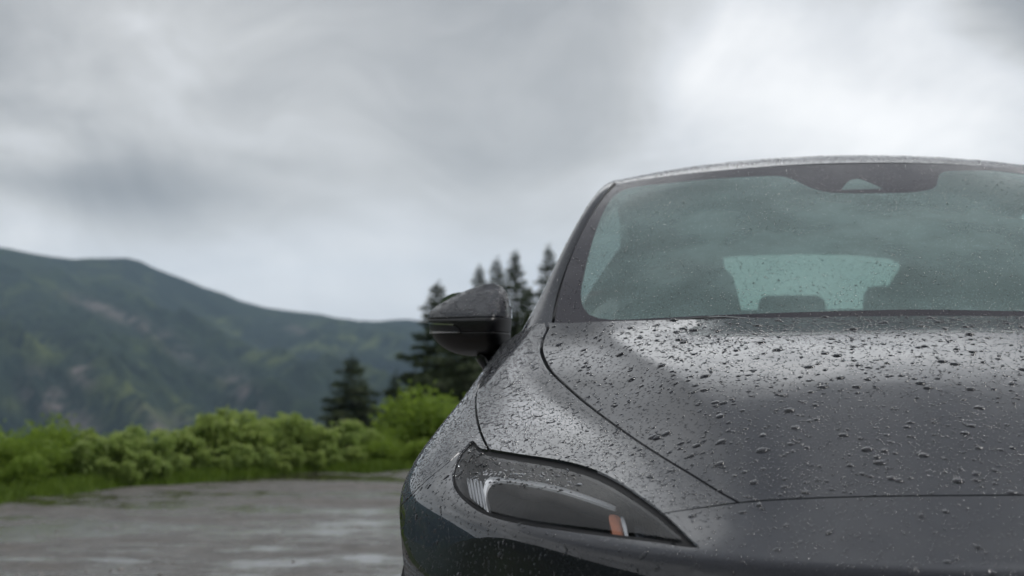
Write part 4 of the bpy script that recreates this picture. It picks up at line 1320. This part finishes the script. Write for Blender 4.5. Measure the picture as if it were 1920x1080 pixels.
# ---- side windows: belt line to roof rail
belt_i = [1.52, 1.75, 2.3, 2.9, 3.4, 3.75]
belt = np.array([(-.832, 1.53, .985), (-.842, 1.80, .992), (-.845, 2.3, .998), (-.84, 2.9, 1.008), (-.828, 3.4, 1.018), (-.79, 3.85, 1.03)])
Wc = catmull(W2_, 12)
def rail_at(y):
    return np.array([np.interp(y, Wc[:, 1], Wc[:, k]) for k in range(3)])
def side_glass(y0b, y1b, y0t, y1t, name):
    nb, nt = 14, 10
    rows = []
    bc = catmull(belt, 8)
    for a in np.linspace(0, 1, nb):
        yb = y0b + (y1b - y0b) * a; yt = y0t + (y1t - y0t) * a
        pb = np.array([np.interp(yb, bc[:, 1], bc[:, k]) for k in range(3)]); ptp = rail_at(yt)
        rows.append([pb * (1 - t) + ptp * t + np.array([-.018 * math.sin(math.pi * t), 0, 0]) for t in np.linspace(0, 1, nt)])
    co = np.array(rows).reshape(-1, 3)
    return co, grid_faces(nb, nt)
for s in (1, -1):
    for (a, b, c, d) in ((1.70, 2.33, 1.83, 2.36), (2.40, 3.30, 2.42, 3.28)):
        co, f = side_glass(a, b, c, d, "side_window")
        link("side_window", rawmesh("side_window", co if s > 0 else co * fl, f if s > 0 else f[:, ::-1], M['glass']), car)
    for (a, b, c, d) in ((1.53, 1.695, 1.50, 1.825), (2.335, 2.395, 2.365, 2.415), (3.305, 3.85, 3.285, 4.15)):
        co, f = side_glass(a, b, c, d, "window_pillar")
        link("window_pillar", rawmesh("window_pillar", co if s > 0 else co * fl, f if s > 0 else f[:, ::-1], M['gloss_black']), car)

# ---- wheels
def lathe(prof, seg, axis_x, cy, cz):
    ang = np.linspace(0, 2 * math.pi, seg, endpoint=False)
    co = np.array([[(x, cy + r * math.cos(a), cz + r * math.sin(a)) for a in ang] for x, r in prof]).reshape(-1, 3)
    return co, grid_faces(len(prof), seg, True)
for cy in (WHEEL_Y, RW_Y):
    for s in (-1, 1):
        tp = [(-.115, .235), (-.122, .27), (-.118, .315), (-.098, .335), (-.05, .342), (.05, .342), (.098, .335), (.118, .315), (.122, .27), (.115, .235)]
        co, f = lathe([(s * (.80 + x), r) for x, r in tp], 56, 0, cy, WHEEL_Z)
        wheel = link("wheel", rawmesh("wheel", co, f, M['tyre']), car)
        co, f = lathe([(s * (.80 + x), r) for x, r in [(.112, .238), (.116, .228), (.10, .215), (.02, .205), (-.10, .215)]], 48, 0, cy, WHEEL_Z)
        link("rim", rawmesh("rim", co, f, M['rim']), wheel)
        for k in range(5):
            a = k * 2 * math.pi / 5 + .3
            dy, dzz = math.cos(a), math.sin(a)
            pp = np.array([(s * .895, cy + dy * r, WHEEL_Z + dzz * r) for r in (.0, .05, .12, .222)])
            link("spoke", tube_mesh("spoke", pp, [.045, .038, .028, .034], 8, M['rim'], .6), wheel)

# ---- wheel wells and underbody
for cy in (WHEEL_Y, RW_Y):
    for s in (-1, 1):
        ang = np.linspace(0, math.pi, 20)
        co = np.array([[(s * x, cy + (ARCH_R + .012) * math.cos(a), WHEEL_Z + (ARCH_R + .012) * math.sin(a)) for a in ang] for x in (.60, .88)]).reshape(-1, 3)
        link("wheel_well", rawmesh("wheel_well", co, grid_faces(2, 20), M['carpet']), car)
ub = np.array([(x, y, z) for y, z in ((-.15, .22), (.3, .2), (4.2, .2), (4.4, .28)) for x in (-.62, .62)])
link("underbody", rawmesh("underbody", ub, grid_faces(4, 2), M['carpet'], False), car)

# ---- cabin: floor, bulkhead, dashboard, seats, steering wheel, parcel shelf
fl_ = np.array([(x, y, z) for y, z in ((1.02, .98), (1.08, .78), (1.25, .42), (3.1, .40), (3.35, .62), (3.5, .86), (4.35, .92)) for x in (-.86, .86)])
fl_[:, 0] *= np.repeat([.72, .8, .95, .97, .95, .9, .8], 2)
link("cabin_floor", rawmesh("cabin_floor", fl_, grid_faces(7, 2), M['carpet'], False), car)
dx = np.linspace(-.70, .70, 29)
drows = []
for (y, z) in ((1.05, .985), (1.22, 1.010), (1.45, 1.012), (1.60, .995), (1.68, .955), (1.69, .86), (1.60, .70), (1.5, .5)):
    drows.append([(x, y + .12 * (abs(x) / .7) ** 2 * (1 if y < 1.3 else .2), z - .015 * (x / .7) ** 2 + (.02 * math.exp(-((x - .37) / .2) ** 2) if 1.4 < y < 1.65 and z > .98 else 0)) for x in dx])
link("dashboard", rawmesh("dashboard", np.array(drows).reshape(-1, 3), grid_faces(8, 29), M['dash']), car)

def rounded_box(name, c, size, r, mat, parent, tilt=0.0, taper=1.0, bulge=0.0):
    bm = bmesh.new()
    bmesh.ops.create_cube(bm, size=1.0)
    for v in bm.verts:
        v.co = Vector((v.co.x * size[0], v.co.y * size[1], v.co.z * size[2]))
        if v.co.z > 0: v.co.x *= taper
    bmesh.ops.bevel(bm, geom=bm.edges[:] + bm.verts[:], offset=r, segments=4, profile=0.6, affect='EDGES')
    bmesh.ops.transform(bm, matrix=Matrix.Translation(Vector(c)) @ Matrix.Rotation(tilt, 4, 'X'), verts=bm.verts)
    me = bpy.data.meshes.new(name)
    bm.to_mesh(me); bm.free()
    for p in me.polygons: p.use_smooth = True
    me.materials.append(mat)
    return link(name, me, parent)
for sx in (-.425, .425):
    seat = rounded_box("seat", (sx, 1.98, .60), (.52, .54, .20), .07, M['cloth'], car, .12)
    rounded_box("backrest", (sx, 2.27, .90), (.50, .15, .66), .07, M['cloth'], seat, -.30, .50)
    rounded_box("headrest", (sx, 2.395, 1.245), (.24, .10, .22), .048, M['cloth'], seat, -.22, .74)
bench = rounded_box("seat", (0, 2.98, .60), (1.30, .52, .20), .07, M['cloth'], car, .10)
rounded_box("backrest", (0, 3.30, .86), (1.28, .15, .56), .06, M['cloth'], bench, -.36, .93)
for sx in (-.42, -.05, .31):
    rounded_box("headrest", (sx, 3.43, 1.14 if sx > .1 else 1.11), (.25, .085, .15), .04, M['cloth'], bench, -.25, .9)
# steering wheel on the side away from the camera
ring = np.array([(.385 + .185 * math.cos(a), 1.74 - .07 * math.sin(a), .93 + .165 * math.sin(a)) for a in np.linspace(0, 2 * math.pi, 41)])
sw = link("steering_wheel", tube_mesh("steering_wheel", ring, .015, 10, M['dash']), car)
rounded_box("hub", (.385, 1.745, .92), (.17, .05, .11), .02, M['dash'], sw, -.4)
rounded_box("interior_mirror", (0.02, 1.83, 1.365), (.235, .035, .065), .016, M['gloss_black'], car, .1)

# ---- door mirrors: rows of constant height, each a skewed half-loop bulging forward
MY = 1.55
def mz(py): return P(870, py, MY)[2]
def mx(px, py): return P(px, py, MY)[0]
ML = [(797, 603), (796, 590), (801, 582), (812, 573), (830, 561), (850, 551), (872, 541.5), (890, 535), (905, 531), (912, 530)]
MRr = [(956, 600), (955.5, 585), (953, 570), (949.5, 556), (944, 544), (936, 536), (928, 532), (920, 530.5), (915, 530)]
MLb = [(797, 603), (799, 614), (804, 627), (812, 639), (824, 650), (842, 660), (862, 665.5), (882, 668)]
MRb = [(956, 600), (955.5, 612), (953.5, 628), (950, 642), (944, 652), (932, 659.5), (910, 665), (886, 668)]
def edge(tab, py):
    t = np.array(catmull(tab, 6)); o = np.argsort(t[:, 1])
    return np.interp(py, t[o, 1], t[o, 0])
def mirror_rows(pys, nprof=40, shrink=0.0):
    rows = []
    for py in pys:
        xl = edge(ML, py) if py <= 603 else edge(MLb, py)
        xr = edge(MRr, py) if py <= 600 else edge(MRb, py)
        xl, xr = mx(xl, py), mx(xr, py)
        w = xr - xl
        vz = np.clip((py - 530) / 138.0, 0, 1)
        t_ = np.clip((py - 529) / 74.0, 0, 1)           # the cap leans back, the shell below it rounds under
        depth = 0.185 * (1 - (1 - t_) ** 1.2) if py <= 603 else 0.185 * math.sqrt(max(0.0, 1 - ((py - 603) / 66.0) ** 2.6))
        depth = depth * min(1.0, w / .12) ** .5 + 0.012
        # front skin: soft outer end, fuller towards the door, tight turn at the inner edge
        s = (1 - np.cos(np.linspace(0, math.pi, nprof))) / 2
        s = s + 0.07 * np.sin(np.pi * s) * s
        s = s / s[-1]
        prof = np.minimum(1, (s / .82)) ** .62 * np.where(s > .86, np.sqrt(np.clip(1 - ((s - .86) / .14) ** 2.2, 0, 1)), 1)
        z = mz(py)
        row = [(xl + w * a + (0.006 if a == 0 else 0) * 0, MY + .055 - depth * b, z) for a, b in zip(s, prof)]
        # flat back
        row += [(xl + w * a, MY + .062, z) for a in (.97, .75, .5, .25, .03)]
        rows.append(row)
    return np.array(rows)
def mirror_part(name, pys, mat, parent, s, push=0.0):
    r = mirror_rows(pys)
    nr, nc = r.shape[:2]
    if push:
        c = r.mean((0, 1)); r = c + (r - c) * (1 + push)
    co = r.reshape(-1, 3); f = grid_faces(nr, nc, True)
    co = np.concatenate([co, r[0].mean(0)[None], r[-1].mean(0)[None]])
    k = nr * nc; j = np.arange(nc); j2 = (j + 1) % nc
    caps = np.concatenate([np.stack([j2, j, np.full(nc, k)], 1), np.stack([(nr-1)*nc + j, (nr-1)*nc + j2, np.full(nc, k + 1)], 1)])
    t = np.concatenate([f[:, [0, 1, 2]], f[:, [0, 2, 3]], caps])
    if s < 0: co = co * fl
    else: t = t[:, ::-1]
    me = rawmesh(name, co, t, mat)
    return link(name, me, parent)
caps_ = []
for s in (1, -1):
    dm = mirror_part("door_mirror", np.r_[np.linspace(530.3, 534, 5), np.linspace(536, 597.5, 22)], M['paint'], car, s)
    caps_.append(dm)
    mirror_part("mirror_band", np.linspace(598, 624.5, 12), M['black'], dm, s, -.012)
    mirror_part("mirror_shell", np.r_[np.linspace(625, 660, 14), np.linspace(662, 667.6, 5)], M['black'], dm, s)
    # repeater lamp: clear strip with a bright lower edge, wrapped on the band
    def strip(name, y0, y1, xa, xb, mat, lift, taper):
        rr = mirror_rows([603.5, 612, 621]); rows = []
        base = mirror_rows(np.linspace(600, 625, 26))
        for px in np.linspace(xa, xb, 24):
            q = []
            for t in (0.0, .33, .66, 1.0):
                e = (px - xa) / (xb - xa)
                py = y0 + (y1 - y0) * t + 4.0 * e + (taper * max(0, e - .8) / .2 * (1 - t))
                iy = np.clip((py - 600) / 25 * 25, 0, 24.99); i0 = int(iy)
                rw_ = base[i0] * (1 - (iy - i0)) + base[min(25, i0 + 1)] * (iy - i0)
                xw = mx(px, py)
                fr = rw_[:40]
                yv = np.interp(xw, fr[:, 0], fr[:, 1])
                q.append((max(xw, fr[0, 0] - lift), yv - lift, rw_[0, 2]))
            rows.append(q)
        n_ = len(rows)
        a = np.array(rows); b = a + np.array([0, .006, 0])
        co = np.concatenate([a.reshape(-1, 3), b.reshape(-1, 3)])
        f1 = grid_faces(n_, 4)
        k = n_ * 4
        rimi = [i * 4 for i in range(n_)] + [(n_ - 1) * 4 + j for j in (1, 2, 3)] + [i * 4 + 3 for i in range(n_ - 2, -1, -1)] + [2, 1]
        sf = [[rimi[i], rimi[(i + 1) % len(rimi)], rimi[(i + 1) % len(rimi)] + k, rimi[i] + k] for i in range(len(rimi))]
        F = np.concatenate([f1[:, ::-1], f1 + k, np.array(sf)])
        if s < 0: co = co * fl; F = F[:, ::-1]
        return link(name, rawmesh(name, co, F, mat, False), dm)
    strip("turn_signal", 606.5, 620.0, 798.5, 870, M['lamp_grey'], .003, 9.0)
    strip("signal_edge", 620.5, 624.8, 799.5, 872, M['lightbar'], .007, 0.0)
    strip("signal_edge", 605.0, 607.4, 798.5, 858, M['chrome'], .0045, 0.0)
    # glass on the back and the arm down to the door
    gx = [mx(812, 600), mx(945, 600)]; gz = [mz(655), mz(545)]
    g = []
    for a in np.linspace(0, 2 * math.pi, 32, endpoint=False):
        ca, sa = math.cos(a), math.sin(a)
        g.append(((gx[0] + gx[1]) / 2 + (gx[1] - gx[0]) / 2 * np.sign(ca) * abs(ca) ** .6, MY + .064, (gz[0] + gz[1]) / 2 + (gz[1] - gz[0]) / 2 * np.sign(sa) * abs(sa) ** .7))
    g = np.array(g + [((gx[0] + gx[1]) / 2, MY + .064, (gz[0] + gz[1]) / 2)])
    j = np.arange(32)
    link("mirror_glass", rawmesh("mirror_glass", g if s > 0 else g * fl, np.stack([j, (j + 1) % 32, np.full(32, 32)], 1), M['mirror'], False), dm)
    arm = np.array([P(905, 660, MY + .01), P(914, 672, MY + .01), P(926, 690, MY), P(940, 712, MY - .01)])
    armo = tube_mesh("mirror_arm", (arm if s > 0 else arm * fl), [.031, .030, .028, .026], 14, M['paint'], .75)
    link("mirror_arm", armo, dm)
    # sail panel and foot where the arm meets the door
    ft = np.array([P(944, 652, MY + .02), P(948, 668, MY - .02), P(948, 690, MY - .06)])
    link("mirror_foot", tube_mesh("mirror_foot", (ft if s > 0 else ft * fl), [.012, .022, .018], 10, M['gloss_black']), dm)

# ---- wiper lying at the foot of the glass, and the cowl behind the hood
wp = np.array([P(1110, 612, 1.20), P(1200, 607.5, 1.13), P(1290, 601, 1.09), P(1330, 598.5, 1.075), P(1400, 601, 1.07), P(1480, 600, 1.06)])
wiper = link("wiper", tube_mesh("wiper", catmull(wp, 6), .0065, 8, M['black'], .8), car)
wa = np.array([P(1328, 598.0, 1.07), P(1360, 600, 1.06), P(1430, 606, 1.04)])
link("wiper_arm", tube_mesh("wiper_arm", wa, [.009, .011, .013], 8, M['gloss_black'], .7), wiper)
cw = []
for x in np.linspace(-.70, .70, 25):
    yb = bow(x, 1.0, 1.25, .715)
    cw.append([(x, yb - .06, .985), (x, yb + .02, 1.005), (x, yb + .09, 1.015)])
link("cowl", rawmesh("cowl", np.array(cw).reshape(-1, 3), grid_faces(25, 3), M['black']), car)
# tail lamp bar
tb = np.array([(x, 4.515 - .5 * (abs(x) / .86) ** 5 * .42 - .04, .93) for x in np.linspace(-.80, .80, 31)])
link("tail_light", tube_mesh("tail_light", tb, .022, 8, M['red'], .8), car)
# ------------------------------------------------------------------ rain beads: real domes scattered over the skin
def dome(seg, rings):
    """unit bead: rim on z = 0, rounded top, rim pulled in a little"""
    v, f = [(0, 0, 1.0)], []
    for i in range(1, rings + 1):
        a = (math.pi / 2) * i / rings
        for j in range(seg):
            b = 2 * math.pi * j / seg
            v.append((math.sin(a) * math.cos(b), math.sin(a) * math.sin(b), math.cos(a) if i < rings else -0.12))
    for j in range(seg):
        f.append((0, 1 + j, 1 + (j + 1) % seg))
    for i in range(rings - 1):
        for j in range(seg):
            a, b = 1 + i * seg + j, 1 + i * seg + (j + 1) % seg
            c, d = a + seg, b + seg
            f += [(a, c, d), (a, d, b)]
    return np.array(v), np.array(f)
D_SMALL, D_BIG = dome(6, 2), dome(10, 3)

def sample_mesh(me, n, keep=None):
    me.calc_loop_triangles()
    nt = len(me.loop_triangles)
    tri = np.empty(nt * 3, np.int32); me.loop_triangles.foreach_get('vertices', tri); tri = tri.reshape(-1, 3)
    co = np.empty(len(me.vertices) * 3, np.float32); me.vertices.foreach_get('co', co); co = co.reshape(-1, 3).astype(float)
    a, b, c = co[tri[:, 0]], co[tri[:, 1]], co[tri[:, 2]]
    cr = np.cross(b - a, c - a); ar = np.linalg.norm(cr, axis=1) / 2
    nr = cr / (2 * ar[:, None] + 1e-15)
    w = ar * (keep(nr, (a + b + c) / 3) if keep else 1.0)
    idx = RNG.choice(nt, n, p=w / w.sum())
    u = RNG.random((n, 2)); k = u.sum(1) > 1; u[k] = 1 - u[k]
    return a[idx] + (b - a)[idx] * u[:, :1] + (c - a)[idx] * u[:, 1:], nr[idx]

def beads(name, parent, specs, keep=None, flow=None, mat=None, me=None):
    """specs: (count, r_min, r_max, power, height, stretch, big?)"""
    C, F, k = [], [], 0
    for (n, r0, r1, pw_, hgt, stretch, bigd) in specs:
        p, nr = sample_mesh(me or parent.data, n, keep)
        r = r0 + (r1 - r0) * RNG.random(n) ** pw_
        g = np.array([0, 0, -1.0]) - (nr @ np.array([0, 0, -1.0]))[:, None] * nr      # downhill on the skin
        if flow is not None:
            g = np.array(flow) - (nr @ np.array(flow))[:, None] * nr
        gl = np.linalg.norm(g, axis=1)[:, None]
        g = g / (gl + 1e-9)
        sp_ang = RNG.normal(0, .25, n)
        s_ = np.cross(nr, g)
        t1 = g * np.cos(sp_ang)[:, None] + s_ * np.sin(sp_ang)[:, None]
        t2 = np.cross(nr, t1)
        st = 1 + (stretch - 1) * RNG.random(n) ** 1.6
        dv, df = D_BIG if bigd else D_SMALL
        # uneven outline
        seg = 10 if bigd else 6
        wobv = np.ones((n, len(dv)))
        for i in range(1, len(dv)):
            pass
        ph = RNG.uniform(0, 6.28, (n, 1)); am = RNG.uniform(0, .14, (n, 1)); ph2 = RNG.uniform(0, 6.28, (n, 1)); am2 = RNG.uniform(0, .09, (n, 1))
        ang = np.arctan2(dv[:, 1], dv[:, 0])[None]
        wobv = 1 + am * np.cos(2 * ang + ph) + am2 * np.cos(3 * ang + ph2)
        hh = (hgt * RNG.uniform(.7, 1.2, n) * r)
        X = dv[None, :, 0] * wobv * (r * st)[:, None]; Y = dv[None, :, 1] * wobv * (r / np.sqrt(st))[:, None]; Z = dv[None, :, 2] * hh[:, None]
        co = p[:, None] + X[..., None] * t1[:, None] + Y[..., None] * t2[:, None] + Z[..., None] * nr[:, None]
        C.append(co.reshape(-1, 3))
        F.append((df[None] + (np.arange(n) * len(dv))[:, None, None] + k).reshape(-1, 3)); k += n * len(dv)
    me2 = rawmesh(name, np.concatenate(C), np.concatenate(F), mat or M['water'])
    return link(name, me2, parent, 'stuff')

upper = lambda nr, c: np.clip((nr[:, 2] - .25) / .4, 0, 1)
beads("rain_beads", hood, [(26000, .0008, .0021, 1.7, .40, 1.1, False), (1500, .0026, .0050, 1.7, .36, 1.12, True), (230, .0052, .0095, 1.4, .32, 1.12, True)], upper)
for i in range(2):
    beads("rain_beads", wings[i], [(7000, .0008, .0018, 1.5, .45, 1.6, False), (260, .0019, .0040, 1.5, .36, 2.6, True)], upper)
    beads("rain_beads", fenders[i], [(7000, .0008, .0018, 1.6, .45, 1.6, False), (60, .0020, .0036, 1.4, .36, 2.2, True)], lambda nr, c: np.clip((c[:, 2] - .55) / .2, .0, 1))
    beads("rain_beads", caps_[i], [(1300, .0009, .0023, 1.5, .45, 1.3, False), (60, .0028, .0042, 1.4, .45, 1.4, True)], lambda nr, c: np.clip(.3 - nr[:, 1] + nr[:, 2], 0, 1) * (c[:, 2] > .93))
    beads("rain_beads", lamps_[i], [(420, .0010, .0028, 1.8, .5, 1.6, False), (26, .0030, .0052, 1.3, .45, 1.4, True)], lambda nr, c: (c[:, 2] > .772) * (np.abs(c[:, 0]) > .60))
beads("rain_beads", bumper, [(9000, .0008, .0022, 1.6, .5, 1.5, False), (120, .0030, .0055, 1.4, .42, 1.4, True)], lambda nr, c: np.clip((c[:, 2] - .45) / .15, 0, 1) * (c[:, 1] < 1.0))
beads("rain_beads", windshield, [(11000, .0009, .0020, 1.6, .5, 1.2, False), (420, .0018, .0032, 1.6, .5, 1.4, True)], None)
fr_ob = [o for o in windshield.children if o.name.startswith("windshield_border")][0]
beads("rain_beads", windshield, [(2600, .0009, .0026, 1.8, .5, 1.6, False)], lambda nr, c: (nr[:, 2] > .3), me=fr_ob.data)
beads("rain_beads", roof_ob, [(4000, .0009, .0026, 2.0, .42, 1.4, False)], lambda nr, c: (nr[:, 2] > .5) * np.clip(2.6 - c[:, 1], 0, 1))
for o in [o for o in car.children if o.name.startswith("roof_pillar")]:
    beads("rain_beads", o, [(1800, .0007, .0018, 1.8, .42, 1.6, False)], lambda nr, c: np.clip(2.5 - c[:, 1], 0, 1) * (c[:, 1] > 1.2))
# ------------------------------------------------------------------ haze in the valley air
hz_me = bpy.data.meshes.new("haze")
bmh = bmesh.new()
bmesh.ops.create_cube(bmh, size=1.0)
zlo, zhi = float(min(zm.min(), gz_.min())) - 1.0, float(zm.max()) + 30.0
for v in bmh.verts:
    v.co = Vector((CAM[0] + v.co.x * 8400, CAM[1] + v.co.y * 8400, zhi if v.co.z > 0 else zlo))
bmh.to_mesh(hz_me); bmh.free()
hm, HT = new_mat("valley haze")
pv = HT.n('ShaderNodeVolumePrincipled', ins={'Color': (0.58, 0.78, 1.0, 1.0), 'Density': 0.00015, 'Anisotropy': 0.25})
finish(HT, None, pv.outputs[0])
hz_me.materials.append(hm)
link("haze", hz_me, None, 'stuff', "thin blue haze lying over the valley", "haze")
